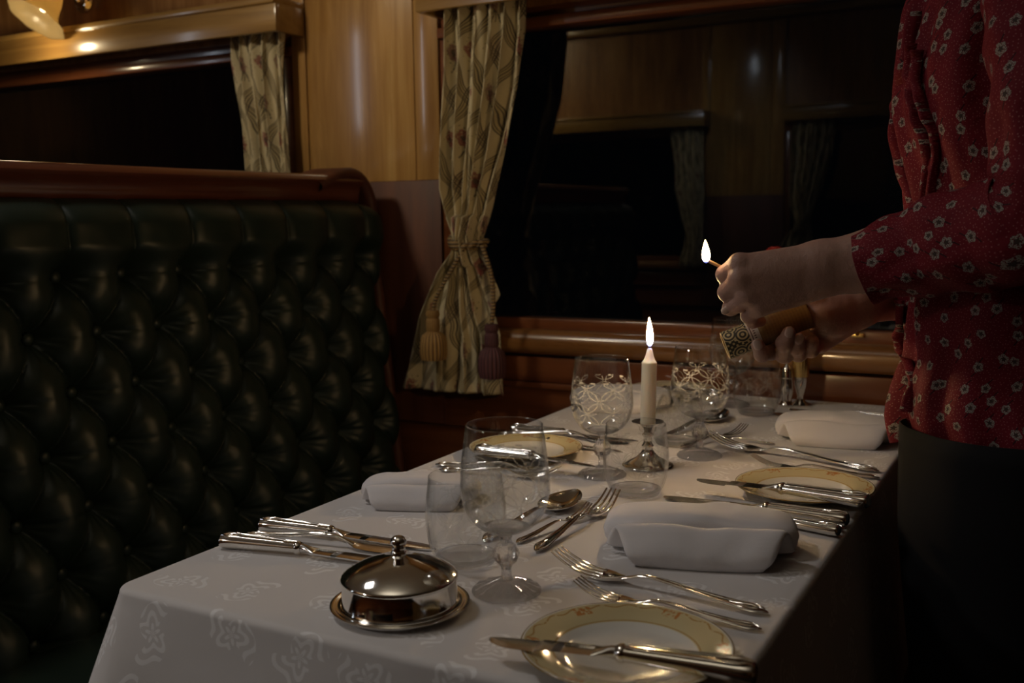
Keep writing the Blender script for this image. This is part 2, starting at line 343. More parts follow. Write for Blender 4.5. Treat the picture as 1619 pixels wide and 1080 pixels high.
# ------------------------------------------------------------------ mesh helpers
def tag(o, label=None, cat=None, group=None, kind=None):
    if label: o['label'] = label
    if cat: o['category'] = cat
    if group: o['group'] = group
    if kind: o['kind'] = kind
    return o
def empty(name, loc, rz=0.0, **kw):
    o = bpy.data.objects.new(name, None); COL.objects.link(o); o.location = loc; o.rotation_euler = (0, 0, rz); o.empty_display_size = .02
    return tag(o, **kw)
class MB:
    def __init__(s): s.v = []; s.f = []; s.uv = []; s.has = False
    def add(s, vs, fs, uvs=None):
        n = len(s.v); s.v += [tuple(map(float, p)) for p in vs]
        for k, f in enumerate(fs):
            s.f.append(tuple(i + n for i in f))
            if uvs is not None: s.uv.append([uvs[i] for i in f] if not isinstance(uvs, dict) else uvs[k]); s.has = True
            else: s.uv.append([(0, 0)] * len(f))
        return s
    def grid(s, P, nu, nv, closeu=False, closev=False, uvf=None, flip=False):
        """P[i][j] i in nu, j in nv"""
        vs = [P[i][j] for i in range(nu) for j in range(nv)]
        fs = []; uvd = {}
        for i in range(nu if closeu else nu - 1):
            for j in range(nv if closev else nv - 1):
                i2 = (i + 1) % nu; j2 = (j + 1) % nv
                f = (i * nv + j, i2 * nv + j, i2 * nv + j2, i * nv + j2)
                if uvf is not None:
                    q = [uvf(i, j), uvf(i + 1, j), uvf(i + 1, j + 1), uvf(i, j + 1)]
                    if flip: q.reverse()
                    uvd[len(fs)] = q
                fs.append(tuple(reversed(f)) if flip else f)
        return s.add(vs, fs, uvd if uvf is not None else None)
    def box(s, x0, x1, y0, y1, z0, z1, bev=0.0, seg=2):
        bm = bmesh.new(); bmesh.ops.create_cube(bm, size=1)
        for v in bm.verts:
            v.co = Vector(((x0 + x1) / 2 + v.co.x * (x1 - x0), (y0 + y1) / 2 + v.co.y * (y1 - y0), (z0 + z1) / 2 + v.co.z * (z1 - z0)))
        if bev > 0: bmesh.ops.bevel(bm, geom=bm.edges[:], offset=bev, segments=seg, profile=.5, affect='EDGES')
        bm.verts.index_update(); s.add([v.co for v in bm.verts], [[v.index for v in f.verts] for f in bm.faces]); bm.free(); return s
    def lathe(s, prof, seg=48, o=(0, 0, 0), rad=None, cap=False):
        """prof [(r,z)] closed surfaces if r=0 at ends"""
        P = []
        for k in range(seg):
            a = 2 * PI * k / seg
            P.append([(o[0] + math.cos(a) * (r if rad is None else rad(r, z, a)), o[1] + math.sin(a) * (r if rad is None else rad(r, z, a)), o[2] + z) for r, z in prof])
        return s.grid(P, seg, len(prof), closeu=True)
    def loft(s, path, secs, nrm=None, closed=True, cap=True, uvs=None):
        """path list of Vectors, secs list of lists of (a,b) in the local frame"""
        n = len(path); P = []; up = Vector(nrm) if nrm else None
        prev = None
        for i in range(n):
            tg = (path[min(i + 1, n - 1)] - path[max(i - 1, 0)]).normalized()
            if up is not None: a = up.cross(tg).normalized(); b = tg.cross(a)
            else:
                if prev is None: ref = Vector((0, 0, 1)) if abs(tg.z) < .9 else Vector((1, 0, 0)); a = ref.cross(tg).normalized()
                else: a = (prev - tg * prev.dot(tg)).normalized()
                b = tg.cross(a); prev = a
            P.append([path[i] + a * p + b * q for p, q in secs[i]])
        m_ = len(secs[0]); base = len(s.v)
        s.grid(P, n, m_, closev=closed, uvf=uvs)
        if cap and closed:
            for k, fl in ((0, False), (n - 1, True)):
                f = [base + k * m_ + j for j in range(m_)]
                if not fl: f.reverse()
                s.f.append(tuple(f)); s.uv.append([(0, 0)] * m_)
        return s
    def tube(s, pts, rs, seg=12, cap=True):
        pts = [Vector(p) for p in pts]
        if not hasattr(rs, '__len__'): rs = [rs] * len(pts)
        return s.loft(pts, [[(r * math.cos(2 * PI * k / seg), r * math.sin(2 * PI * k / seg)) for k in range(seg)] for r in rs], cap=cap)
    def ell(s, c, r, seg=16, rings=10):
        prof = [(math.sin(PI * k / rings), -math.cos(PI * k / rings)) for k in range(rings + 1)]
        P = []
        for k in range(seg):
            a = 2 * PI * k / seg; P.append([(c[0] + r[0] * q * math.cos(a), c[1] + r[1] * q * math.sin(a), c[2] + r[2] * z) for q, z in prof])
        return s.grid(P, seg, rings + 1, closeu=True)
    def build(s, name, mat, parent=None, loc=None, rot=None, sharp=40, mods=None, solid=None, subs=0):
        me = bpy.data.meshes.new(name); me.from_pydata(s.v, [], s.f)
        if s.has:
            ul = me.uv_layers.new(name='UVMap'); k = 0
            flat = [c for f in s.uv for c in f]; ul.data.foreach_set('uv', [x for c in flat for x in c])
        bm = bmesh.new(); bm.from_mesh(me)
        bmesh.ops.remove_doubles(bm, verts=bm.verts, dist=1e-6)
        bmesh.ops.dissolve_degenerate(bm, edges=bm.edges, dist=1e-7)
        bmesh.ops.recalc_face_normals(bm, faces=bm.faces); bm.to_mesh(me); bm.free()
        me.materials.append(mat); me.shade_smooth()
        if sharp: me.set_sharp_from_angle(angle=math.radians(sharp))
        o = bpy.data.objects.new(name, me); COL.objects.link(o)
        if parent: o.parent = parent
        if loc is not None: o.location = loc
        if rot is not None: o.rotation_euler = rot
        if solid: md = o.modifiers.new('thick', 'SOLIDIFY'); md.thickness = solid; md.offset = 0
        if subs: md = o.modifiers.new('sub', 'SUBSURF'); md.levels = subs; md.render_levels = subs
        return o
def interp(x, xs, ys): return float(np.interp(x, xs, ys))
def smooth_path(pts, n):
    """Catmull-Rom through rows of numbers"""
    A = np.array(pts, float); k = len(A); out = []
    for q in np.linspace(0, k - 1, n):
        i = min(int(q), k - 2); f = q - i
        p0, p1, p2, p3 = A[max(i - 1, 0)], A[i], A[i + 1], A[min(i + 2, k - 1)]
        out.append(.5 * ((2 * p1) + (-p0 + p2) * f + (2 * p0 - 5 * p1 + 4 * p2 - p3) * f * f + (-p0 + 3 * p1 - 3 * p2 + p3) * f ** 3))
    return np.array(out)
def copy_tree(o, parent=None):
    c = o.copy(); COL.objects.link(c); c.parent = parent
    for ch in [q for q in o.children]: copy_tree(ch, c)
    return c
_perm = rng.rand(64, 64, 3)
def vnoise(x, y, k=0):
    """cheap tileable value noise for displacements"""
    x0, y0 = math.floor(x), math.floor(y); fx, fy = x - x0, y - y0; fx = fx * fx * (3 - 2 * fx); fy = fy * fy * (3 - 2 * fy)
    g = lambda i, j: _perm[i % 64, j % 64, k]
    return (g(x0, y0) * (1 - fx) + g(x0 + 1, y0) * fx) * (1 - fy) + (g(x0, y0 + 1) * (1 - fx) + g(x0 + 1, y0 + 1) * fx) * fy - .5

# ------------------------------------------------------------------ the carriage
WY = 1.91; OY = -1.07; XL, XR = -4.6, 2.4; ZC = 2.32
def st(name, mb, mat, parent=None, **kw):
    o = mb.build(name, mat, parent, **kw)
    if parent is None: o['kind'] = 'structure'
    return o
mb = MB(); mb.box(XL, XR, OY - .1, WY + .1, -.06, 0); st('floor', mb, M['carpet'])
mb = MB()      # shallow vaulted ceiling
P = []
for k in range(25):
    q = k / 24; y = OY - .06 + (WY - OY + .12) * q; z = ZC - .22 * (2 * q - 1) ** 2 * 1.0
    P.append([(XL, y, z), (XR, y, z), (XR, y, z + .05), (XL, y, z + .05)])
mb.grid(P, 25, 4, closev=True); st('ceiling', mb, M['ceil'])
mb = MB(); mb.box(XL - .08, XL, OY - .1, WY + .1, 0, 2.3); st('wall_west', mb, M['teak'])
mb = MB(); mb.box(XR, XR + .08, OY - .1, WY + .1, 0, 2.3); st('wall_east', mb, M['teak'])

WINS = [(-3.08, -1.62), (-1.215, .22)]
GZ0, GZ1 = TZ + .122, TZ + .728
def side_wall(sgn, yw, nm, wn):
    """sgn=+1: the wall behind the table, faces -y"""
    Y = lambda d: yw - sgn * d         # d = distance into the room
    def bx(mb, x0, x1, d0, d1, z0, z1, bev=0.0):
        a, b = sorted((Y(d0), Y(d1))); mb.box(x0, x1, a, b, z0, z1, bev)
    spans = [(XL, WINS[0][0]), (WINS[0][1], WINS[1][0]), (WINS[1][1], XR)]
    mb = MB()
    for x0, x1 in spans: bx(mb, x0, x1, 0, -.06, TZ - .12, 2.25)
    w = st('wall_' + nm, mb, M['teak'])
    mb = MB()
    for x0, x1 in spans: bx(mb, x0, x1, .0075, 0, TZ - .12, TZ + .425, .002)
    mb.build('settee_reflection_panel', M['mahog_z'], w)  # darker red tone stands in for the settee's reflection on the polished wall
    # stiles proud of the pier panel
    mb = MB()
    for x0, x1 in spans:
        if x0 == XL: bx(mb, x1 - .055, x1, .006, 0, TZ + .425, 2.2, .002)
        elif x1 == XR: bx(mb, x0, x0 + .055, .006, 0, TZ + .425, 2.2, .002)
        else:
            bx(mb, x0, x0 + .040, .006, 0, TZ + .425, 2.2, .002); bx(mb, x1 - .062, x1, .006, 0, TZ + .425, 2.2, .002)
            bx(mb, x0 + .043, x1 - .065, .004, 0, TZ + .425, 2.2, .002)
    mb.build('stile', M['teak'], w)
    mb = MB()
    for x0, x1 in WINS: bx(mb, x0, x1, 0, -.06, GZ1 + .04, 2.25)
    st('wall_%s_frieze' % nm, mb, M['teak_rib'])
    mb = MB(); bx(mb, XL, XR, -.01, -.06, 0, TZ - .12); bx(mb, XL, XR, -.01, .004, TZ - .008, TZ - .12)
    st('wall_%s_dado' % nm, mb, M['mahog_x'])
    for k, (x0, x1) in enumerate(WINS):
        n = wn + k
        fr = MB()
        # head moulding, jambs, bottom rail
        bx(fr, x0, x1, .012, -.05, GZ1 - .005, GZ1 + .018, .005); bx(fr, x0, x1, -.004, -.05, GZ1 + .014, GZ1 + .05, .006)
        bx(fr, x0, x0 + .03, .0, -.05, GZ0, GZ1, .004); bx(fr, x1 - .03, x1, .0, -.05, GZ0, GZ1, .004)
        bx(fr, x0, x1, -.002, -.05, GZ0 - .02, GZ0 + .006, .004)
        wr = st('window_%d' % n, fr, M['mahog_x'])
        gl = MB(); bx(gl, x0 + .01, x1 - .01, -.028, -.034, GZ0 - .005, GZ1 + .01); gl.build('pane', M['pane'], wr)
        if sgn > 0:
            l = MB(); lx = -0.33 if k == 1 else -2.0
            bx(l, lx - .012, lx + .012, .008, -.004, GZ0 - .006, GZ0 + .003, .002); l.tube([(lx, Y(.004), GZ0), (lx, Y(.012), GZ0 + .010)], .0045, 12)
            l.build('latch', M['brass'], wr)['label'] = 'brass catch on window rail'
        # sill board with a rolled front
        sl = MB(); prof = []
        for q in np.linspace(0, 1, 14):
            a = -PI / 2 + PI * q; prof.append((.014 + .020 * math.cos(a), (GZ0 - .043) + .026 * math.sin(a)))
        prof = [(-.02, GZ0 - .070)] + prof + [(-.02, GZ0 - .016)]
        P = [[(x, Y(d), z) for d, z in prof] for x in (x0 - .005, x1 + .005)]
        sl.grid(P, 2, len(prof), closev=True); bs = len(sl.v) - 2 * len(prof)
        sl.f.append(tuple(bs + j for j in range(len(prof)))); sl.f.append(tuple(bs + len(prof) + j for j in range(len(prof)))); sl.uv += [[(0, 0)] * len(prof)] * 2
        st('trim_%d' % (n * 3), sl, M['sill'])
        dd = MB(); bx(dd, x0, x1, .012, -.05, TZ - .006, TZ + .047, .003); bx(dd, x0, x1, .018, -.05, TZ - .020, TZ - .007, .004)
        st('trim_%d' % (n * 3 + 1), dd, M['mahog_x'])
        # pelmet over the window
        vz0, vz1 = TZ + .763, TZ + .825
        v = MB(); a, b = x0 + .02, x1 + .04
        if k == 1: a, b = x0 + .008, x1 + .03
        bx(v, a, b, .102, .088, vz0, vz1, .003); bx(v, a, b, .108, .0, vz1 - .002, vz1 + .014, .004)
        bx(v, a, a + .014, .09, 0, vz0, vz1, .002); bx(v, b - .014, b, .09, 0, vz0, vz1, .002)
        st('trim_%d' % (n * 3 + 2), v, M['teak_h'])
side_wall(1, WY, 'window_side', 1)
side_wall(-1, OY, 'opposite_side', 3)
# cornice along the top of both sides
mb = MB(); mb.box(XL, XR, WY - .05, WY, 2.0, 2.05, .01); st('trim_30', mb, M['teak_h'])
mb = MB(); mb.box(XL, XR, OY, OY + .05, 2.0, 2.05, .01); st('trim_31', mb, M['teak_h'])

# ------------------------------------------------------------------ curtains
def curtain_mesh(tab, y0, sgn, folds, fabw, seed, amp0=.018, tie=None, pinch=1.0):
    zs = [r[0] for r in tab]; xl = [r[1] for r in tab]; xr = [r[2] for r in tab]
    o = np.argsort(zs); zs = np.array(zs)[o]; xl = np.array(xl)[o]; xr = np.array(xr)[o]
    nu, nv = 180, 150; P = []
    rr = random.Random(seed); ph = [rr.random() * 6.28 for _ in range(6)]
    for i in range(nu):
        u = i / (nu - 1); col = []
        for j in range(nv):
            z = zs[0] + (zs[-1] - zs[0]) * j / (nv - 1)
            a, b = np.interp(z, zs, xl), np.interp(z, zs, xr); wd = b - a
            dt = abs(z - tie) if tie else .3
            squeeze = min(1, .45 + dt / .12)
            low = 1.0 if (tie and z < tie) else 0.0
            ff = folds * (1 - .30 * low * min(1, dt / .2))
            k = 2 * PI * ff * (u + .035 * math.sin(2 * PI * u + ph[0]) + .02 * math.sin(7 * u + z * 5 + ph[1]))
            am = amp0 * squeeze * (1 - .35 * low * min(1, dt / .3))
            y = am * (math.sin(k + ph[2]) + .35 * math.sin(1.7 * k + ph[3] + z * 3)) + .004 * math.sin(k * 2.6 + z * 20)
            x = a + wd * (u + .45 / folds / 2 / PI * math.sin(2 * (k + ph[2])) * min(1, dt / .1 + .3))
            if tie: y -= .012 * (1 - squeeze) ; y -= .020 * math.exp(-(dt / .05) ** 2) * math.sin(PI * u)
            y += .028 * math.sin(PI * u) * (-1) * (1 if tie and abs(z - tie) < .05 else .4)
            col.append((x, y0 + sgn * y, z))
        P.append(col)
    zr = zs[-1] - zs[0]
    return P, nu, nv, (lambda i, j: (i / (nu - 1) * fabw, j / (nv - 1) * zr))
def tabpx(L, R, y):
    tab = []
    for py, px in L:
        p = aty(px, py, y); pr_ = aty(interp(py, [r[0] for r in R], [r[1] for r in R]), py, y); tab.append((p.z, p.x, pr_.x))
    return tab
YC = WY - .058
Lc = [(2, 706), (60, 705), (150, 703), (240, 702), (300, 703), (345, 714), (375, 724), (395, 722), (430, 698), (500, 668), (560, 652), (612, 637)]
Rc = [(2, 834), (60, 834), (120, 829), (200, 816), (250, 800), (300, 786), (345, 774), (375, 765), (395, 768), (430, 778), (500, 787), (560, 793), (612, 798)]
tabR = tabpx(Lc, Rc, YC); tabR = [(r[0] if k else TZ + .775, r[1], r[2]) for k, r in enumerate(tabR)]
tieP = aty(742, 380, YC)
cr = empty('curtain', (tieP.x, WY, TZ - .05), label='floral trellis curtain tied back with tassels between settee and dark window', cat='curtain', group='tied back floral curtains')
def add_curtain(root, tab, y0, sgn, folds, fabw, seed, tie, amp=.017):
    P, nu, nv, uvf = curtain_mesh(tab, y0, sgn, folds, fabw, seed, amp, tie)
    loc = Vector(root.location); P = [[tuple(Vector(p) - loc) for p in c] for c in P]
    mb = MB(); mb.grid(P, nu, nv, uvf=uvf); o = mb.build('drape', M['curtain'], root, sharp=None, solid=.0016); return o
add_curtain(cr, tabR, YC, 1, 5.5, .42, 3, tieP.z)
# tie band: twisted rope wound round the pinch, with knot
loc = Vector(cr.location)
rb = MB(); a0 = aty(716, 376, YC); a1 = aty(772, 384, YC)
for ph in (0, PI):
    pts = []
    for q in np.linspace(0, 1, 60):
        x = a0.x + (a1.x - a0.x) * q; z = a0.z + (a1.z - a0.z) * q - .012 * math.sin(PI * q)
        y = YC - .048 * math.sin(PI * q) - .006
        pts.append(Vector((x, y + .0045 * math.sin(q * 26 + ph), z + .0045 * math.cos(q * 26 + ph))) - loc)
    rb.tube(pts, .0058, 10)
rb.ell(Vector((tieP.x, YC - .056, tieP.z - .008)) - loc, (.012, .010, .012))
rb.build('tieback', M['cord'], cr)
cc = MB(); p1 = aty(762, 388, YC - .045); p2 = aty(776, 432, YC - .040); p3 = aty(780, 478, YC - .045); p4 = aty(777, 516, YC - .05)
cc.tube([Vector(q) - loc for q in smooth_path([p1, p2, p3, p4], 24)], .0048, 10)
p1 = aty(736, 388, YC - .05); p2 = aty(712, 430, YC - .05); p3 = aty(690, 470, YC - .05); p4 = aty(684, 496, YC - .05)
cc.tube([Vector(q) - loc for q in smooth_path([p1, p2, p3, p4], 24)], .0045, 8)
cc.build('cord', M['cord'], cr)
def tassel(px, py, hpx, rpx, mat):
    p = aty(px, py, YC - .052); sc = .00142; h = hpx * sc; r = rpx * sc
    e = MB(); e.lathe([(0, 0), (r * .45, -.001), (r * .52, -h * .10), (r * .42, -h * .16), (r * .5, -h * .2), (r * .52, -h * .38), (r * .45, -h * .42), (r * .85, -h * .5),
                       (r * 1.0, -h * .65), (r * 1.02, -h * .85), (r * .92, -h * .98), (r * .6, -h), (0, -h)], 40, rad=lambda q, z, a: q * (1 + .03 * math.sin(a * 22)))
    return e.build('tassel', mat, cr, loc=p - loc)
tassel(684, 490, 76, 20, M['tas_g']); tassel(777, 512, 80, 20, M['tas_m'])

YCL = WY - .045
Ll = [(50, 369), (100, 370), (150, 376), (200, 384), (275, 390), (420, 425), (520, 410)]
Rl = [(50, 453), (100, 454), (150, 456), (200, 458), (275, 463), (420, 468), (520, 475)]
tabL = tabpx(Ll, Rl, YCL); tabL = [(r[0] if k else TZ + .775, r[1], r[2]) for k, r in enumerate(tabL)]
cl = empty('curtain', (-1.72, WY, TZ), label='floral curtain hanging at the right end of the far left window', cat='curtain', group='tied back floral curtains')
add_curtain(cl, tabL, YCL, 1, 4.0, .34, 11, None, .010)
# curtains across the aisle (seen reflected in the window)
def opp(tab): return [(z, a, b) for z, a, b in tab]
co = empty('curtain', (-1.72, OY, TZ), label='floral curtain across the aisle, left one reflected in the dark window', cat='curtain', group='curtains across the aisle')
add_curtain(co, tabL, OY + .045, -1, 4.0, .34, 12, None, .010)
co2 = empty('curtain', (-1.15, OY, TZ), label='floral curtain across the aisle, right one reflected in the dark window', cat='curtain', group='curtains across the aisle')
add_curtain(co2, tabR, OY + .058, -1, 5.5, .42, 13, tieP.z)

# ------------------------------------------------------------------ settee
SX = -1.385          # back plane at the top
SY0, SY1 = .55, 1.865
zt = TZ + .385; zb = TZ - .30
def back_x(z): return SX - .012 + .075 * (zt - z) / (zt - zb) * 1.0
SPY, SPZ = .1235, .179      # lattice
BZ = TZ + .261; BY = 1.041
def tuft(y, z):
    """height of the upholstery above its board"""
    u = (y - BY) / SPY; v = (z - BZ) / SPZ
    if z <= BZ:
        a, b = u + v, u - v
        sa, sb = abs(math.sin(PI * a)), abs(math.sin(PI * b))
        pil = (sa * sb) ** .42
        # distance to nearest button
        bu = []
        for qa in (math.floor(a), math.floor(a) + 1):
            for qb in (math.floor(b), math.floor(b) + 1):
                du = (a + b - qa - qb) / 2 * SPY; dv = (a - b - qa + qb) / 2 * SPZ; bu.append(math.hypot(du, dv))
        d = min(bu); edge = .026 * (1 - math.exp(-(d / .020) ** 1.4))
        h = .029 * pil * (1 - math.exp(-(d / .018) ** 1.3)) + edge
        # gathers radiating from the button
        if .004 < d < .075:
            k = bu.index(d); qa = math.floor(a) + k // 2; qb = math.floor(b) + k % 2
            dy = (a + b - qa - qb) / 2 * SPY; dz = (a - b - qa + qb) / 2 * SPZ; tt = math.atan2(dz, dy)
            h += .0016 * math.sin(15 * tt + 5 * math.sin(qa * 2.3 + qb * 1.7)) * min(1, d / .012) * math.exp(-(d / .034) ** 2) - .0035 * math.exp(-(dz / .0035) ** 2) * math.exp(-(d / .040) ** 2)
    else:
        ui = u - round(u); sd = abs(math.sin(PI * u)); k = min(1, (z - BZ) / .03)
        d = math.hypot(ui * SPY, z - BZ)
        h0 = .029 * (sd * sd) ** .42 * (1 - math.exp(-(d / .018) ** 1.3)); h1 = .034 + .024 * sd ** .28
        rise = min(1, (z - BZ) / .05); rise = rise * rise * (3 - 2 * rise)
        h = h0 * (1 - rise) + h1 * rise + .026 * (1 - math.exp(-(d / .020) ** 1.4)) * (1 - rise * .45)
    # round over at the top and the wall end
    e = max(0, (z - (zt - .045)) / .045); h *= math.sqrt(max(0, 1 - e * e * .95)); e2 = max(0, (y - (SY1 - .05)) / .05); h *= math.sqrt(max(0.02, 1 - e2 * e2 * .95))
    return h
sroot = empty('settee', (-1.2, (SY0 + SY1) / 2, 0), label='deep-buttoned dark green leather settee with polished mahogany top rail', cat='settee')
so = Vector(sroot.location)
ny, nz = 560, 260; P = []
for i in range(ny):
    y = SY0 + (SY1 - .028 - SY0) * i / (ny - 1); col = []
    ztop = zt - .004
    for j in range(nz):
        z = zb + (ztop - zb) * j / (nz - 1)
        # rounded top corner at the wall end
        cy = max(0, y - (SY1 - .11)) / .085; lim = ztop - .075 * (1 - math.sqrt(max(0, 1 - min(cy, 1) ** 2)))
        zz = zb + (lim - zb) * j / (nz - 1)
        w_ = vnoise(y * 40, zz * 40) * .0016 + vnoise(y * 9, zz * 9, 1) * .004
        col.append(Vector((back_x(zz) + tuft(y, zz) + w_, y, zz)) - so)
    P.append(col)
mb = MB(); mb.grid(P, ny, nz); mb.build('back_cushion', M['leather'], sroot, sharp=None)
bt = 0
for row in range(0, 7):
    z = BZ - row * SPZ / 2; off = .5 if row % 2 else 0
    if z < zb + .02: break
    for k in range(-5, 8):
        y = BY + (k + off) * SPY
        if y < SY0 + .03 or y > SY1 - .05: continue
        b = MB(); b.ell((0, 0, 0), (.0055, .0100, .0100), 16, 8); b.build('button', M['leather'], sroot, loc=Vector((back_x(z) + .011, y, z)) - so)
# top rail and moulding
mb = MB()
def prof_rail():
    return [(-.09, zt - .03), (-.09, zt + .040), (-.082, zt + .048), (.020, zt + .050), (.030, zt + .046), (.034, zt + .038), (.030, zt + .030), (.022, zt + .026), (.018, zt + .010), (.016, zt - .006), (-.02, zt - .03)]
pr_ = prof_rail(); P = [[Vector((SX + a, y, z)) - so for a, z in pr_] for y in (SY0, SY1 - .055)]
mb.grid(P, 2, len(pr_), closev=True)
n0 = len(mb.v); k = len(pr_); mb.f += [tuple(range(n0 - 2 * k, n0 - k)), tuple(range(n0 - k, n0))]; mb.uv += [[(0, 0)] * k] * 2
mb.build('top_rail', M['mahog'], sroot, sharp=50)
# end moulding: arched strip down the wall
pts = []
for q in np.linspace(0, 1, 8)[:-1]:
    pts.append(Vector((SX, SY1 - .20 + .11 * q, zt + .026 + .028 * math.sin(q * PI / 2))))
for q in np.linspace(0, 1, 18):
    a = PI / 2 * (1 - q); pts.append(Vector((SX, SY1 - .09 + .075 * math.cos(a), zt - .038 + .092 * math.sin(a))))
for q in np.linspace(.08, 1, 16):
    z = (zt - .038) + (zb - zt + .038) * q; pts.append(Vector((back_x(z) - .0, SY1 - .015, z)))
P = []
for p in pts:
    i = pts.index(p); tg = (pts[min(i + 1, len(pts) - 1)] - pts[max(i - 1, 0)]).normalized(); nn = Vector((1, 0, 0)).cross(tg).normalized()
    sec = [(-.055, -.013), (-.055, .013), (.022, .013), (.032, .009), (.036, 0), (.032, -.009), (.022, -.013)]
    P.append([p + Vector((1, 0, 0)) * a + nn * b - so for a, b in sec])
mb = MB(); mb.grid(P, len(P), 7, closev=True); mb.build('end_moulding', M['mahog_z'], sroot, sharp=50)
mb = MB(); mb.box(SX - .09 - so.x, SX - .02 - so.x, SY0 - so.y, SY1 - .02 - so.y, .10, zt, .004); mb.build('back_board', M['mahog_z'], sroot)
# seat
P = []
for i in range(60):
    y = SY0 + (SY1 - SY0) * i / 59; col = []
    for j in range(40):
        q = j / 39; x = -1.33 + .47 * q; z = TZ - .30 + .03 * math.sin(PI * min(1, q * 1.1)) ** .6
        if q > .9: z -= .10 * ((q - .9) / .1) ** 2
        col.append(Vector((x, y, z + .003 * vnoise(x * 12, y * 12))) - so)
    P.append(col)
mb = MB(); mb.grid(P, 60, 40); mb.build('seat_cushion', M['leather'], sroot, sharp=None, solid=.01)
mb = MB(); mb.box(-1.40 - so.x, -.90 - so.x, SY0 + .01 - so.y, SY1 - .02 - so.y, 0.0, TZ - .36, .01); mb.build('seat_base', M['mahog_z'], sroot)

# ------------------------------------------------------------------ table and cloth
TX0, TX1, TY0, TY1 = -.787, -.198, .632, 1.885
tr = empty('dining_table', ((TX0 + TX1) / 2, (TY0 + TY1) / 2, 0), label='dining table fixed to the window wall under a long white cloth', cat='table')
to = Vector(tr.location)
mb = MB(); mb.box(TX0 + .012 - to.x, TX1 - .012 - to.x, TY0 + .012 - to.y, TY1 - to.y, TZ - .032, TZ - .004, .004); mb.build('tabletop', M['mahog_x'], tr)
mb = MB(); mb.box(-.03, .03, -.30, -.24, 0, TZ - .03, .006); mb.box(-.18, .18, -.33, -.21, 0, .025, .006); mb.build('leg', M['mahog_z'], tr)
def perim():
    R = .022; out = []
    cs = [((TX1 - R, TY0 + R), -PI / 2), ((TX1 - R, TY1 - R), 0), ((TX0 + R, TY1 - R), PI / 2), ((TX0 + R, TY0 + R), PI)]
    raw = []
    for k, ((cx_, cy_), a0) in enumerate(cs):
        for q in np.linspace(0, 1, 12): a = a0 + q * PI / 2; raw.append((cx_ + R * math.cos(a), cy_ + R * math.sin(a), math.cos(a), math.sin(a), 1))
        nx_, ny_ = cs[(k + 1) % 4][0]; a = a0 + PI / 2; e0 = raw[-1]; n1 = (nx_ + R * math.cos(a), ny_ + R * math.sin(a))
        n_ = 90 if k % 2 == 0 else 46
        for q in np.linspace(0, 1, n_ + 2)[1:-1]: raw.append((e0[0] + (n1[0] - e0[0]) * q, e0[1] + (n1[1] - e0[1]) * q, math.cos(a), math.sin(a), 0))
    return raw
pm = perim(); NP = len(pm)
arc = [0]
for k in range(1, NP + 1): arc.append(arc[-1] + math.hypot(pm[k % NP][0] - pm[k - 1][0], pm[k % NP][1] - pm[k - 1][1]))
P = []; UVs = []
mx_, my_ = (TX0 + TX1) / 2, (TY0 + TY1) / 2
for k, (x, y, nx_, ny_, isc) in enumerate(pm):
    col = []; uvc = []
    for q in np.linspace(0, 1, 16)[:-1]:
        yy = my_ + (y - my_) * q; xx = mx_ + (x - mx_) * q; col.append((xx, yy, TZ)); uvc.append((xx, yy))
    re = .007
    for q in np.linspace(0, 1, 7)[:-1]:
        a = q * PI / 2; col.append((x + nx_ * re * math.sin(a) - nx_ * re, y + ny_ * re * math.sin(a) - ny_ * re, TZ - re * (1 - math.cos(a)))); uvc.append((x + nx_ * re * a, y + ny_ * re * a))
    dcorner = min(math.hypot(x - cx_, y - cy_) for cx_, cy_ in ((TX0, TY0), (TX1, TY0)))
    fl = math.exp(-(dcorner / .05) ** 1.6); far = 1 if y > TY1 - .03 else 0
    s = arc[k]
    for q in np.linspace(0, 1, 26):
        dp = .30 * q
        wv = .5 + .5 * math.sin(s * 19 + 1.3) * math.sin(s * 7.7 + .4)
        off = dp * (.34 * fl + .06) + .035 * wv * q ** 1.1 * (1 - fl) * (1 - .6 * q) 
        if far: off = 0.0
        if y > TY1 - .2: off *= max(0, (TY1 - y) / .2)
        col.append((x + nx_ * off, y + ny_ * off, TZ - re - dp)); uvc.append((x + nx_ * (dp + .011), y + ny_ * (dp + .011)))
    P.append(col); UVs.append(uvc)
mb = MB(); mb.grid(P, NP, len(P[0]), closeu=True, uvf=lambda i, j: UVs[i % NP][min(j, len(UVs[0]) - 1)])
cl_o = mb.build('tablecloth', M['cloth'], None, sharp=None)
tag(cl_o, 'long white damask tablecloth draped over the dining table', 'tablecloth')

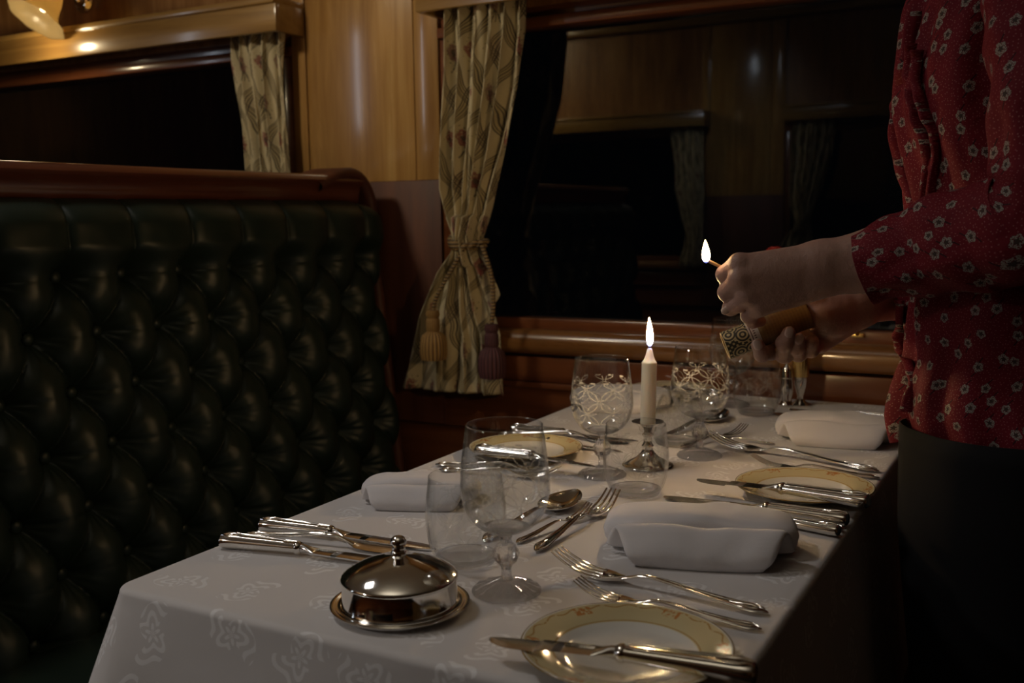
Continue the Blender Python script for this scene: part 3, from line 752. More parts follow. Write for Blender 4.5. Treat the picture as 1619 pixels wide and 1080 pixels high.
# ------------------------------------------------------------------ crystal
def goblet(base, label):
    r = empty('wine_goblet', base, random.random() * 6, label=label, cat='wine glass', group='etched stemmed goblets')
    out = [(.006, .0565), (.016, .0585), (.028, .066), (.0365, .078), (.0405, .092), (.0412, .102), (.0400, .120), (.0375, .140), (.0352, .1575)]
    sp_ = smooth_path(out, 40); n = .0011
    inn = [(max(a - n, 0), b + (.0012 if k > 4 else .003)) for k, (a, b) in enumerate(sp_)]
    prof = [(0, .0563)] + [tuple(q) for q in sp_] + [(.0347, .1581)] + [(a, b) for a, b in reversed(inn[:-1])] + [(0, .0605)]
    mb = MB(); mb.lathe(prof, 72); mb.build('bowl', BG['m'], r, sharp=None)
    # cut stem with faceted ball
    mb = MB(); mb.lathe([(0, .0562), (.0075, .0566), (.0160, .0588), (.0225, .0625), (.0212, .0630), (.0150, .0612), (.0080, .0600), (0, .0598)], 64); mb.build('bowl_base', M['crystal'], r, sharp=None)
    st_ = [(.0062, .0125), (.0050, .016), (.0046, .022), (.0060, .0262), (.0100, .030), (.0122, .0355), (.0118, .040), (.0085, .0455), (.0058, .048), (.0052, .051), (.0068, .0545), (.0105, .0572)]
    mb = MB(); mb.lathe([(0, .0125)] + st_ + [(0, .0578)], 18, rad=lambda q, z, a: q * (1 + .13 * math.cos(a * 6) * math.cos((z - .0365) * 420) * math.exp(-((z - .0365) / .008) ** 2)))
    mb.build('stem', M['crystal'], r, sharp=12)
    ft = [(0, 0.0012), (.020, .0006), (.0300, .0004), (.0322, .0012), (.0322, .0026), (.030, .0038), (.026, .0050), (.020, .0070), (.012, .0102), (.0066, .0132), (0, .0134)]
    mb = MB(); mb.lathe(ft, 96)
    for k_, p_ in enumerate(mb.v):
        q_ = math.hypot(p_[0], p_[1]); a_ = math.atan2(p_[1], p_[0])
        if .009 < q_ < .031: mb.v[k_] = (p_[0], p_[1], p_[2] + (.0016 * abs(math.sin(a_ * 7)) if p_[2] > .003 else -.0004 * abs(math.sin(a_ * 7))))
    mb.build('foot', M['crystal'], r, sharp=14)
    return r
BG = {'m': M['bowl_glass']}
def clone(src, loc, rz, label, scale=None):
    c = copy_tree(src); c.location = loc; c.rotation_euler = (0, 0, rz); c['label'] = label
    if scale: c.scale = (scale,) * 3
    return c
g0 = goblet(at(801, 936), 'nearest etched wine goblet, just right of the silver butter dish')
clone(g0, at(952, 752), 1.0, 'etched wine goblet left of the lit candle, over the folded napkin behind')
clone(g0, at(1106, 722), 2.0, 'etched wine goblet right of the lit candle, below the match tube')
clone(g0, at(1157, 641), 3.0, 'rearmost etched wine goblet, standing behind the match tube held in the hand')
def tumbler(base, label):
    r = empty('water_tumbler', base, 0.3, label=label, cat='tumbler', group='etched water tumblers')
    out = smooth_path([(.0285, .0035), (.0335, .011), (.0375, .024), (.0392, .040), (.0390, .055), (.0375, .070), (.0358, .083)], 30)
    inn = [(a - .0013, b + .002) for a, b in out]
    prof = [(.0270, .0036)] + [tuple(q) for q in out] + [(.0352, .0838)] + [(a, b) for a, b in reversed(inn[:-1])] + [(.0265, .0056)]
    P = MB(); P.lathe(prof, 72); P.build('wall', M['tumbler_glass'], r, sharp=None)
    mb = MB(); mb.lathe([(0, .0014), (.018, .0009), (.0245, .0002), (.0280, .0012), (.0305, .0055), (.0300, .0078), (.022, .0074), (.012, .0082), (0, .0086)], 64); mb.build('base', M['crystal'], r, sharp=None)
    return r
t0 = tumbler(at(738, 888), 'nearest water tumbler, left of and behind the nearest goblet')
t0.scale = (1.03, 1.03, 1.07)
clone(t0, at(1005, 781), 1.1, 'water tumbler standing right in front of the candlestick')
clone(t0, at(1068, 702), 2.1, 'water tumbler half hidden between the candle and the goblet right of it')
clone(t0, at(1196, 655), 3.1, 'far water tumbler beside the silver shaker under the hands')

# ------------------------------------------------------------------ candlestick and candle
cb = at(1024, 737)
r = empty('candlestick', cb, label='small silver candlestick holding the lit candle mid table', cat='candlestick')
mb = MB(); mb.lathe([(0, .0005), (.034, .0005), (.0355, .002), (.034, .004), (.030, .0048), (.026, .008), (.016, .013), (.009, .020), (.0065, .026), (.0085, .029), (.0060, .033), (.0055, .040), (.0080, .044), (.0062, .047)] + [(0, .047)], 64)
mb.build('foot', M['silver'], r, sharp=60)
mb = MB(); mb.lathe([(0, .046), (.007, .046), (.011, .050), (.0125, .056), (.018, .060), (.0215, .0615), (.0220, .0628), (.0175, .0630), (.0120, .0622), (.0112, .056), (0, .054)], 64)
mb.build('cup', M['silver'], r, sharp=60)
ct = atd(1026.5, 560, 1.0); 
c = empty('candle', cb + Vector((0, 0, .0545)), label='lit cream candle standing in the silver candlestick', cat='candle')
c.rotation_euler = (-.01, .02, 0)
mb = MB(); mb.lathe([(0, 0), (.0098, 0), (.0103, .002), (.0105, .040), (.0103, .0885), (.0098, .0905), (.0078, .093), (.0055, .099), (.0040, .1055), (.0030, .1085), (.0018, .1095), (0, .1095)], 48); mb.build('wax', M['wax'], c, sharp=None)
mb = MB(); mb.tube([(0, 0, .108), (.0003, 0, .113), (.0006, 0, .1165)], [.0008, .0008, .0006], 8); mb.build('wick', M['wick'], c)
def flame(parent, loc, h, rr_, mat, lean=0.0):
    pts = [(0, 0), (.45, .06), (.85, .18), (1.0, .33), (.88, .52), (.58, .72), (.25, .90), (.08, .97), (0, 1)]
    sm = smooth_path(pts, 40); mb = MB(); mb.lathe([(max(a, 0) * rr_, b * .034) for a, b in sm], 32)
    for k, p in enumerate(mb.v): mb.v[k] = (p[0] + lean * (p[2] / .034) ** 2 * .004, p[1], p[2])
    o = mb.build('flame', mat, parent, loc=loc, sharp=None); o.scale = (1, 1, h / .034); return o
flame(c, (0, 0, .1105), .041, .0046, M['flame'], -.5)

# ------------------------------------------------------------------ silver
r = empty('butter_dish', at(633, 962), label='round silver butter dish with domed lid and ball knob at the table front', cat='butter dish')
mb = MB(); mb.lathe([(0, .001), (.045, .001), (.056, .003), (.0605, .006), (.0618, .0085), (.0600, .0095), (.0570, .0085), (.0545, .0078), (.0535, .0085), (.052, .0075), (0, .0075)], 96); mb.build('underplate', M['bright'], r, sharp=60)
mb = MB(); mb.lathe([(0, .0078), (.0515, .0078), (.0525, .0095), (.0512, .012), (.0505, .034), (.0505, .0345), (0, .0345)], 96); mb.build('body', M['bright'], r, sharp=60)
lid = [(0, .0346), (.0512, .0346), (.0522, .0358), (.0518, .0380), (.0505, .0395), (.0480, .0420), (.040, .0478), (.030, .0530), (.018, .0575), (.0085, .0600), (.0070, .0615), (.0076, .0635), (.0064, .0655), (.0058, .0680), (.0062, .0700), (0, .0700)]
mb = MB(); mb.lathe(lid, 96); L_ = mb.build('lid', M['bright'], r, sharp=60)
mb = MB(); mb.ell((0, 0, .0755), (.0073, .0073, .0073), 32, 20); mb.build('knob', M['bright'], L_, sharp=None)
r.scale = (1, 1, .81)
# shaker and bud vase at the wall
r = empty('pepper_shaker', at(1243, 642), label='slim silver shaker with pointed cap beside the far tumbler', cat='shaker')
mb = MB(); mb.lathe([(0, 0), (.0125, .0), (.0130, .003), (.0105, .006), (.0095, .012), (.0105, .020), (.0115, .030), (.0105, .042), (.0098, .050), (0, .050)], 40); mb.build('body', M['silver'], r)
mb = MB(); mb.lathe([(0, .0502), (.0104, .0502), (.0108, .053), (.0100, .055), (.0104, .058), (.0095, .060), (.0100, .063), (.0070, .070), (.0030, .0745), (.0016, .078), (0, .079)], 40); mb.build('cap', M['silver'], r)
r = empty('bud_vase', at(1265, 641), label='silver footed bud vase near the wall, mostly behind the hands', cat='vase')
mb = MB(); mb.lathe([(0, 0), (.020, 0), (.0205, .0025), (.012, .006), (.0060, .012), (.0055, .018), (.0080, .026), (.0115, .038), (.0130, .048), (.0132, .052), (.0120, .053), (0, .048)], 48); mb.build('foot', M['silver'], r)
mb = MB(); mb.lathe([(0, .052), (.0125, .052), (.0138, .058), (.0148, .085), (.0165, .110), (.0155, .110), (.0138, .085), (.0125, .060), (0, .058)], 96, rad=lambda q, z, a: q * (1 + .05 * abs(math.sin(a * 9)))); mb.build('fluted_sleeve', M['brass'], r)
vz = Vector(r.location)
f = empty('red_carnation', vz + Vector((0, 0, .06)), label='red carnation in the silver vase, its top peeping over the hands', cat='flower')
tip = aty(1226, 392, vz.y + .01) - Vector(f.location)
mb = MB(); mb.tube([(0, 0, 0), (tip * .5 + Vector((.004, 0, 0))), tip - Vector((0, 0, .012))], .0016, 8); mb.build('stem', M['stem'], f)
mb = MB()
for k in range(34):
    a = k * 2.399; q = (k + 1) / 34; rr_ = .017 * math.sqrt(q); tilt = .25 + 1.1 * q
    P = []
    for i in range(5):
        s_ = i / 4; col = []
        for j in range(7):
            t_ = (j / 6 - .5) * 2; wd = .007 * s_ ** .6
            rad_ = rr_ * .35 + .013 * s_ * math.sin(tilt); zz = .015 * s_ * math.cos(tilt) + .0012 * math.sin(j * 3.0) * s_
            px_, py_ = rad_ * math.cos(a) - wd * t_ * math.sin(a), rad_ * math.sin(a) + wd * t_ * math.cos(a)
            col.append((tip.x + px_, tip.y + py_, tip.z - .012 + zz))
        P.append(col)
    mb.grid(P, 5, 7)
mb.build('petals', M['petal'], f, sharp=None, solid=.0004)

# ------------------------------------------------------------------ china
def plate(loc, label):
    r = empty('bread_plate', loc, random.random() * 6, label=label, cat='plate', group='cream banded bread plates')
    pr1 = [(0, .0022), (.030, .0022), (.046, .0026), (.0515, .0046), (.0560, .0078), (.070, .0112), (.0815, .0142), (.0826, .0150), (.0820, .0158), (.0800, .0154), (.070, .0128), (.0560, .0096), (.0510, .0064), (.045, .0044), (.030, .0040), (0, .0040)]
    foot = [(.038, .0022), (.038, .0003), (.041, .0003), (.042, .0024)]
    mb = MB(); mb.lathe(pr1, 96); mb.lathe(foot, 64); mb.build('dish', M['china'], r, sharp=None); return r
def plate_copy(src, loc, label): 
    return clone(src, loc, random.random() * 6, label)
p0 = plate(at(990, 1030, .008) - Vector((0, 0, .008)), 'nearest gold-banded bread plate with a butter knife across it')
plate_copy(p0, at(1271, 774, .008) - Vector((0, 0, .008)), 'gold-banded bread plate at the right edge of the table behind the three knives')
plate_copy(p0, at(831, 712, .008) - Vector((0, 0, .008)), 'gold-banded bread plate on the left side behind the nearest goblet')
plate_copy(p0, at(1062, 619, .008) - Vector((0, 0, .008)), 'gold-banded bread plate at the far left by the wall, behind the candle')

# ------------------------------------------------------------------ cutlery (unit pieces run from the handle end at 0 along +x)
def sec(w, h, n=14, p=2.4):
    out = []
    for k in range(n):
        a = 2 * PI * k / n; ca, sa = math.cos(a), math.sin(a)
        out.append((w * abs(ca) ** (2 / p) * (1 if ca >= 0 else -1), h * abs(sa) ** (2 / p) * (1 if sa >= 0 else -1)))
    return out
def strip(mb, rows, n=14, p=2.4, res=50):
    """rows (x, z, half width, half height)"""
    A = smooth_path(rows, res); path = [Vector((a[0], 0, a[1])) for a in A]
    mb.loft(path, [sec(max(a[2], .0002), max(a[3], .00015), n, p) for a in A], nrm=(0, 0, 1)); return mb
def violin(mb, L, zoff=0.0):
    """fork/spoon handle: pointed fiddle end with raised border"""
    strip(mb, [(0, .0034, .0006, .0006), (.003, .0036, .0034, .0014), (.010, .0040, .0066, .0019), (.018, .0044, .0074, .0018), (.030, .0050, .0062, .0016), (.055, .0070, .0048, .0015),
               (.085, .0105, .0036, .0016), (.105, .0125, .0029, .0017), (.118, .0120, .0028, .0017), (.130, .0085, .0034, .0015), (.140, .0055, .0050, .0012)], 16, 2.0, 70)
    for s in (-1, 1):   # beaded edge
        A = smooth_path([(.004, s * .003, .0050), (.010, s * .0058, .0056), (.018, s * .0066, .0060), (.030, s * .0054, .0064), (.055, s * .0040, .0083), (.085, s * .0029, .0118), (.108, s * .0018, .0138)], 30)
        mb.tube([Vector(a) for a in A], .0007, 6)
    mb.tube([Vector(a) for a in ((.008, 0, .0060), (.014, 0, .0068), (.022, 0, .0070), (.034, 0, .0068))], [.0006, .0020, .0016, .0005], 8)
    return mb
def make_fork():
    r = empty('fork', (0, 0, 0)); mb = MB(); violin(mb, .2); mb.build('handle', M['silver'], r, sharp=60)
    mb = MB(); A = smooth_path([(.136, .0062, .0040, .0013), (.142, .0050, .0070, .0011), (.149, .0042, .0108, .0010), (.156, .0042, .0122, .0010), (.161, .0046, .0122, .0010)], 20)
    P = []
    for x, z, w_, h in A:
        P.append([(x, q * w_, z + s * h + .0016 * q * q * (w_ / .012)) for s, qs in ((1, np.linspace(-1, 1, 11)), (-1, np.linspace(1, -1, 11))) for q in qs])
    mb.grid(P, len(P), 22, closev=True); mb.f += [tuple(range(22)), tuple(range((len(P) - 1) * 22, len(P) * 22))]; mb.uv += [[(0, 0)] * 22] * 2
    for k in range(4):
        y0 = (-1.5 + k) * .0069
        pts = smooth_path([(.158, y0, .0056), (.170, y0 * 1.02, .0066), (.184, y0 * .98, .0100), (.196, y0 * .92, .0152), (.207, y0 * .88, .0215)], 16)
        mb.loft([Vector(q) for q in pts], [sec(.0023 - .0012 * i / 15, .0013 - .0005 * i / 15, 10) for i in range(16)], nrm=(0, 0, 1))
    mb.build('tines', M['silver'], r, sharp=60); return r
def make_spoon():
    r = empty('spoon', (0, 0, 0)); mb = MB(); violin(mb, .2); mb.build('handle', M['silver'], r, sharp=60)
    P = []; mb = MB(); n = 28
    for i in range(n):
        q = i / (n - 1); x = .128 + .074 * q; w_ = .0245 * (math.sin(PI * min(1, q ** .72 * 1.0)) ** .62) if 0 < q < 1 else 0
        w_ = max(w_, .0028 if q < .5 else .0005); dpt = .011 * math.sin(PI * q) ** .8 if 0 < q < 1 else 0; zr = .0075 + .007 * q
        P.append([(x, w_ * s, zr - dpt * (1 - s * s) - .0006 * 0) for s in np.linspace(-1, 1, 17)])
    mb.grid(P, n, 17); mb.build('bowl', M['silver'], r, sharp=None, solid=.0012); return r
def knife_handle(mb, mat_r=1.0):
    strip(mb, [(0, .0085, .0050, .0040), (.0015, .0085, .0085, .0068), (.005, .0085, .0100, .0078), (.014, .0085, .0102, .0080), (.030, .0085, .0092, .0074), (.060, .0085, .0080, .0066), (.090, .0085, .0070, .0060), (.097, .0085, .0066, .0058)], 18, 2.3, 60)
    strip(mb, [(.0955, .0085, .0074, .0068), (.0975, .0085, .0082, .0074), (.100, .0085, .0074, .0066), (.102, .0085, .0058, .0054)], 16, 2.2, 12)
    for s in (-1, 1):
        mb.tube([Vector(a) for a in smooth_path([(.003, s * .004, .0155), (.014, s * .0066, .0160), (.03, s * .0058, .0155), (.07, s * .0046, .0146), (.094, s * .0040, .0140)], 20)], .0009, 6)
    mb.tube([Vector(a) for a in ((.004, 0, .0162), (.012, 0, .0170), (.022, 0, .0166), (.03, 0, .0160))], [.0008, .0024, .0018, .0004], 8)
def make_knife(kind='dinner'):
    r = empty('knife', (0, 0, 0)); mb = MB()
    if kind == 'fish': violin(mb, .2)
    else: knife_handle(mb)
    mb.build('handle', M['silver'], r, sharp=60)
    mb = MB()
    if kind == 'fish':
        rows = [(.130, .0085, .0030, .0016), (.138, .0055, .0065, .0011), (.146, .0040, .0100, .0008), (.165, .0032, .0118, .0007), (.185, .0026, .0112, .0006), (.198, .0022, .0070, .0005), (.206, .002, .0005, .0003)]
        strip(mb, rows, 10, 1.6, 40)
    else:
        L2 = .235 if kind == 'dinner' else .205; w_ = .0098 if kind == 'dinner' else .0088
        strip(mb, [(.100, .0085, .0052, .0052), (.106, .0083, .0050, .0046), (.113, .0078, .0070, .0026), (.119, .0072, .0090, .0014)], 14, 2.2, 16)
        A = smooth_path([(.116, .0070, 0, .0085), (.13, .0064, 0, w_), (.16, .0052, .0004, w_ * 1.03), (L2 - .04, .0036, .0006, w_ * 1.06), (L2 - .018, .0028, .0004, w_ * .98), (L2 - .006, .0024, -.0012, w_ * .62), (L2, .0022, -.0028, .0012)], 44)
        P = []
        for x, z, yo, wv in A:
            P.append([(x, yo + wv, z), (x, yo + wv * .2, z + .0007), (x, yo - wv * .8, z + .0012), (x, yo - wv, z + .0008), (x, yo - wv, z - .0008), (x, yo - wv * .8, z - .0012), (x, yo + wv * .2, z - .0007)])
        mb.grid(P, len(P), 7, closev=True); mb.f += [tuple(range(7)), tuple(range((len(P) - 1) * 7, len(P) * 7))]; mb.uv += [[(0, 0)] * 7] * 2
    mb.build('blade', M['steel'], r, sharp=50); return r
proto = {'fork': (make_fork(), .207), 'spoon': (make_spoon(), .202), 'knife': (make_knife(), .235), 'fish': (make_knife('fish'), .206), 'butter': (make_knife('butter'), .205)}
used = set()
def lay(kind, a, b, label, group, za=.004, zb_=.004, base=0.0, flip=False):
    """a: handle end pixel, b: tip pixel, heights above the table used to read them"""
    src, L = proto[kind]; A = at(*a, za + base); B = at(*b, zb_ + base)
    A.z = TZ + base; B.z = TZ + base; d = B - A; s = d.length / L
    o = src if kind not in used else copy_tree(src)
    used.add(kind); o.location = A; o.rotation_euler = (0, 0, math.atan2(d.y, d.x)); o.scale = (s, -s if flip else s, s * min(1.0, 1 / s) if s > 1 else s)
    tag(o, label, {'fork': 'fork', 'spoon': 'spoon'}.get(kind, 'knife'), group); return o
G = 'silver cutlery laid on the tablecloth'
lay('knife', (350, 854), (655, 893), 'dinner knife nearest the front left corner, tip behind the butter dish', G, .008, .003)
lay('fish', (384, 844), (650, 872), 'slim fish knife between the two thick knives at the front left', G, .004, .003)
lay('knife', (412, 828), (690, 866), 'dinner knife behind the fish knife at the left table edge', G, .008, .003)
lay('fork', (1215, 968), (880, 872), 'fork at the front right, rear one of the pair by the nearest plate', G, .004, .019)
lay('fork', (1205, 993), (912, 912), 'fork at the front right, front one of the pair beside the nearest plate', G, .004, .019)
lay('butter', (1198, 1032), (771, 986), 'butter knife lying across the nearest bread plate', G, .024, .016, .0135)
lay('knife', (1342, 822), (1048, 785), 'dinner knife at the right, rear one of three behind the front napkin', G, .008, .003)
lay('fish', (1338, 835), (1002, 799), 'fish knife lying between two dinner knives behind the front napkin', G, .004, .003)
lay('knife', (1328, 838), (1080, 800), 'dinner knife at the right, nearest of three along the front napkin', G, .008, .003)
lay('spoon', (763, 853), (914, 776), 'dessert spoon with upturned bowl beside the nearest goblet', G, .004, .012)
lay('fork', (846, 870), (970, 776), 'dessert fork with tines toward the tumbler, middle of table', G, .004, .018)
lay('fork', (816, 856), (934, 806), 'dessert fork crossing under its neighbour beside the spoon', G, .004, .006)
lay('fork', (1390, 744), (1120, 684), 'fork in front of the far right napkin, rear one of the pair', G, .004, .019)
lay('fork', (1391, 754), (1189, 716), 'fork touching the right bread plate, front one of the pair', G, .004, .019)
lay('butter', (1376, 772), (1100, 742), 'butter knife lying across the right hand bread plate', G, .024, .016, .0135)
lay('fork', (688, 733), (893, 729), 'fork at the left edge in front of the left bread plate, nearer one', G, .004, .019)
lay('fork', (694, 741), (885, 738), 'fork at the left edge touching the left bread plate, farther one', G, .004, .019)
lay('butter', (753, 692), (945, 722), 'butter knife lying across the left hand bread plate', G, .024, .016, .0135)
lay('knife', (788, 690), (985, 713), 'dinner knife left of the candle, nearest of three behind the left plate', G, .008, .003)
lay('fish', (800, 682), (996, 700), 'fish knife left of the candle, middle of three behind the left plate', G, .004, .003)
lay('knife', (808, 677), (1010, 696), 'dinner knife left of the candle, farthest of three behind the left plate', G, .008, .003)
lay('spoon', (1050, 690), (1146, 648), 'dark dessert spoon behind the goblet right of the candle', G, .004, .012)
lay('fork', (1226, 700), (1116, 676), 'dessert fork with tines spread behind the right goblet stem', G, .004, .018)
lay('fork', (1075, 706), (1178, 668), 'dessert fork crossing the spoon behind the right goblet', G, .004, .018)
lay('knife', (1425, 664), (1246, 646), 'dinner knife by the wall, farther one behind the far right napkin', G, .008, .003)
lay('knife', (1410, 673), (1216, 652), 'dinner knife by the wall, nearer one behind the far right napkin', G, .008, .003)
lay('butter', (1140, 612), (962, 600), 'butter knife lying across the far left bread plate', G, .024, .016, .0135)
lay('fork', (955, 627), (1075, 622), 'fork glimpsed behind the candle by the far left bread plate', G, .004, .019)

# ------------------------------------------------------------------ napkins
def napkin_mesh(seed):
    rr = random.Random(seed); mb = MB(); o1, o2 = rr.random() * 9, rr.random() * 9
    # rear body: flattened roll, longer, leaning up
    nu, nv = 80, 44; P = []
    for i in range(nu):
        q = i / (nu - 1) * 2 - 1; x = .096 * q; e = math.sqrt(max(0, 1 - abs(q) ** 9)); col = []
        for j in range(nv):
            a = 2 * PI * j / nv; ca, sa = math.cos(a), math.sin(a)
            yy = .027 + .034 * (abs(ca) ** .6) * (1 if ca > 0 else -1) * (.25 + .75 * e); zz = .0185 + .0185 * (abs(sa) ** .6) * (1 if sa > 0 else -1) * (.15 + .85 * e)
            if sa > 0: zz += .004 * math.cos(q * 2.4)
            zz += .0035 * vnoise(x * 40 + o1, yy * 40, 0) * (1 if sa > 0 else 0) * e; yy += .006 * vnoise(x * 22 + o2, zz * 40, 1)
            col.append((x, yy, max(zz, .0004)))
        P.append(col)
    mb.grid(P, nu, nv, closev=True); b0 = 0
    mb.f += [tuple(range(nv)), tuple(range((nu - 1) * nv, nu * nv))]; mb.uv += [[(0, 0)] * nv] * 2
    # front wrap: one thick sheet folded over from the top, narrower at the bottom
    prof = smooth_path([(-.009, .0100), (-.0135, .0210), (-.0185, .0292), (-.0265, .0300), (-.036, .0225), (-.0440, .0120), (-.0430, .0045), (-.037, .0010), (-.012, .0008)], 40)
    nx = 70; top = []; bot = []
    for k, (y, z) in enumerate(prof):
        s = k / (len(prof) - 1); hl = .090 - .030 * min(1, s * 1.25) ** 1.1; hr = .090 - .028 * min(1, s * 1.25) ** 1.4
        k2 = min(k + 1, len(prof) - 1); k1 = max(k - 1, 0); ty, tz = prof[k2] - prof[k1]; ln = math.hypot(ty, tz); ny_, nz_ = tz / ln, -ty / ln
        if nz_ < 0 and s < .3: ny_, nz_ = -ny_, -nz_
        r1 = []; r2 = []
        for i in range(nx):
            q = i / (nx - 1) * 2 - 1; x = (hl if q < 0 else hr) * q; th_ = .0042 * math.sqrt(max(0, 1 - abs(q) ** 10)) + .0003
            w_ = .0045 * vnoise(x * 34 + o2, s * 3 + o1, 2) * (1 - .5 * s) + .0010 * math.sin(x * 60 + s * 3 + o1)
            bulge = .003 * math.cos(q * 1.5)
            cy_, cz_ = y - bulge * s, z + w_ * .8
            r1.append((x, cy_ - ny_ * th_ * -1, max(cz_ + nz_ * th_, .0006))); r2.append((x, cy_ + ny_ * th_ * -1, max(cz_ - nz_ * th_, .0003)))
        top.append(r1); bot.append(r2)
    P = [top[k] + list(reversed(bot[k])) for k in range(len(prof))]
    n = len(P[0]); s0 = len(mb.v); mb.grid(P, len(P), n, closev=True)
    mb.f += [tuple(s0 + j for j in range(n)), tuple(s0 + (len(P) - 1) * n + j for j in range(n))]; mb.uv += [[(0, 0)] * n] * 2
    return mb
def napkin(a, b, label, seed, flip=False, wide=1.0):
    """a,b: pixels of the front bottom edge ends"""
    A = at(*a); B = at(*b); d = (B - A); s = d.length / .122
    mid = (A + B) / 2; ang = math.atan2(d.y, d.x); n = Vector((-d.y, d.x, 0)).normalized()
    o = napkin_mesh(seed).build('folded_napkin', M['napkin'], None, loc=mid + n * .040 * s, rot=(0, 0, ang), sharp=None)
    o.scale = (s * wide, s, min(s, 1.15)); tag(o, label, 'napkin', 'folded white napkins'); return o
napkin((1000, 893), (1208, 905), 'folded white napkin at the front right, between forks and knives', 4)
napkin((1252, 704), (1388, 712), 'folded white napkin at the far right beside the red blouse', 8, wide=.95)
napkin((593, 806), (716, 808), 'folded white napkin at the left edge behind the tumbler', 15, wide=1.0)
napkin((925, 652), (1030, 654), 'folded white napkin at the far left, seen through the goblet', 21, wide=1.0)

# ------------------------------------------------------------------ wall lamp
lp = atd(58, 30, 2.55)
wl = empty('wall_lamp', (lp.x + .16, WY, lp.z + .10), label='chrome wall lamp with a bell shaped frosted glass shade, top left', cat='wall lamp')
lo = Vector(wl.location)
ax = Vector(RW.T @ np.array([-.37, .87, -.32])).normalized()   # shade opens down and towards the table
topp = lp - ax * .088
q = ax.to_track_quat('Z', 'X').to_euler()
mb = MB(); pr_ = smooth_path([(.018, -.005), (.025, .006), (.032, .026), (.036, .046), (.044, .066), (.060, .082), (.074, .090)], 30)
full = [tuple(a) for a in pr_] + [(a - .0022, b - .0005) for a, b in reversed(pr_)]
mb.lathe(full, 72, rad=lambda r_, z, a: r_ * (1 + .03 * math.sin(a * 8) * max(0, (z - .06) / .03)))
sh = mb.build('lamp_shade', M['shade'], wl, loc=topp - lo, rot=q, sharp=None)
mb = MB(); mb.ell((0, 0, .036), (.018, .018, .026)); mb.build('bulb', M['bulb'], wl, loc=topp - lo, rot=q, sharp=None)
pl_ = bpy.data.lights.new('lamp_light', 'POINT'); pl_.energy = 1.3; pl_.color = (1.0, .80, .48); pl_.shadow_soft_size = .02
plo = bpy.data.objects.new('lamp_light', pl_); COL.objects.link(plo); plo.location = lp + ax * .075
mb = MB(); mb.lathe([(0, -.025), (.012, -.025), (.016, -.015), (.017, -.004), (.015, .003), (0, .003)], 32); mb.build('gallery', M['bright'], wl, loc=topp - lo, rot=q)
bp = aty(129, -1, WY - .01)
mb = MB(); s0 = topp - ax * .024; pts = smooth_path([s0 - lo, s0 - ax * .035 + Vector((.01, .01, .01)) - lo, Vector((bp.x - .03, WY - .09, s0.z + .055)) - lo, Vector((bp.x, WY - .05, bp.z + .02)) - lo, Vector((bp.x, WY - .01, bp.z)) - lo], 30)
mb.tube([Vector(a) for a in pts], .0055, 14); mb.build('arm', M['bright'], wl)
mb = MB(); P = [(0, 0), (.034, 0), (.035, .004), (.028, .009), (.020, .012), (.016, .022), (.010, .028), (0, .030)]
mb.lathe(P, 48); mb.build('backplate', M['bright'], wl, loc=Vector((bp.x, WY - .002, bp.z)) - lo, rot=(PI / 2, 0, 0))

# ------------------------------------------------------------------ implicit-surface flesh
def surf_net(F, lo, h):
    """naive surface nets on a sampled field F (negative inside)"""
    S = F < 0; nx, ny, nz = F.shape
    cs = np.zeros((nx - 1, ny - 1, nz - 1), bool); corners = [(i, j, k) for i in (0, 1) for j in (0, 1) for k in (0, 1)]
    sub = lambda A, c: A[c[0]:nx - 1 + c[0], c[1]:ny - 1 + c[1], c[2]:nz - 1 + c[2]]
    allin = np.ones_like(cs); anyin = np.zeros_like(cs)
    for c in corners: allin &= sub(S, c); anyin |= sub(S, c)
    act = anyin & ~allin; idx = -np.ones(act.shape, int); ids = np.argwhere(act); idx[act] = np.arange(len(ids))
    acc = np.zeros((len(ids), 3)); cnt = np.zeros(len(ids))
    for a in corners:
        for ax_ in range(3):
            if a[ax_] == 1: continue
            b = list(a); b[ax_] = 1
            fa = F[ids[:, 0] + a[0], ids[:, 1] + a[1], ids[:, 2] + a[2]]; fb = F[ids[:, 0] + b[0], ids[:, 1] + b[1], ids[:, 2] + b[2]]
            m_ = (fa < 0) != (fb < 0); t_ = np.where(m_, fa / np.where(fa - fb == 0, 1, fa - fb), 0)
            p = np.tile(np.array(a, float), (len(ids), 1)); p[:, ax_] = t_; acc[m_] += p[m_]; cnt[m_] += 1
    V = (ids + acc / cnt[:, None]) * h + lo
    faces = []
    for ax_ in range(3):
        o1, o2 = [(1, 2), (2, 0), (0, 1)][ax_]
        A = [slice(None)] * 3; B = [slice(None)] * 3; A[ax_] = slice(0, -1); B[ax_] = slice(1, None)
        sa, sb = S[tuple(A)], S[tuple(B)]; ed = np.argwhere(sa != sb)
        ok = (ed[:, o1] > 0) & (ed[:, o2] > 0) & (ed[:, o1] < F.shape[o1] - 1) & (ed[:, o2] < F.shape[o2] - 1); ed = ed[ok]
        inn = sa[ed[:, 0], ed[:, 1], ed[:, 2]]
        q = []
        for d1, d2 in ((0, 0), (-1, 0), (-1, -1), (0, -1)):
            c_ = ed.copy(); c_[:, o1] += d1; c_[:, o2] += d2; q.append(idx[c_[:, 0], c_[:, 1], c_[:, 2]])
        q = np.stack(q, 1); q[~inn] = q[~inn][:, ::-1]; faces.append(q)
    return V, np.concatenate(faces)
def cone(G, a, b, ra, rb_):
    a, b = np.array(a, float), np.array(b, float); ab = b - a; t_ = np.clip(((G - a) @ ab) / max(ab @ ab, 1e-9), 0, 1)
    return np.linalg.norm(G - a - t_[..., None] * ab, axis=-1) - (ra + (rb_ - ra) * t_)
def elli(G, c, r, R=None):
    q = (G - np.array(c)); 
    if R is not None: q = q @ R.T
    q = q / np.array(r); k = np.linalg.norm(q, axis=-1); return (k - 1) * min(r)
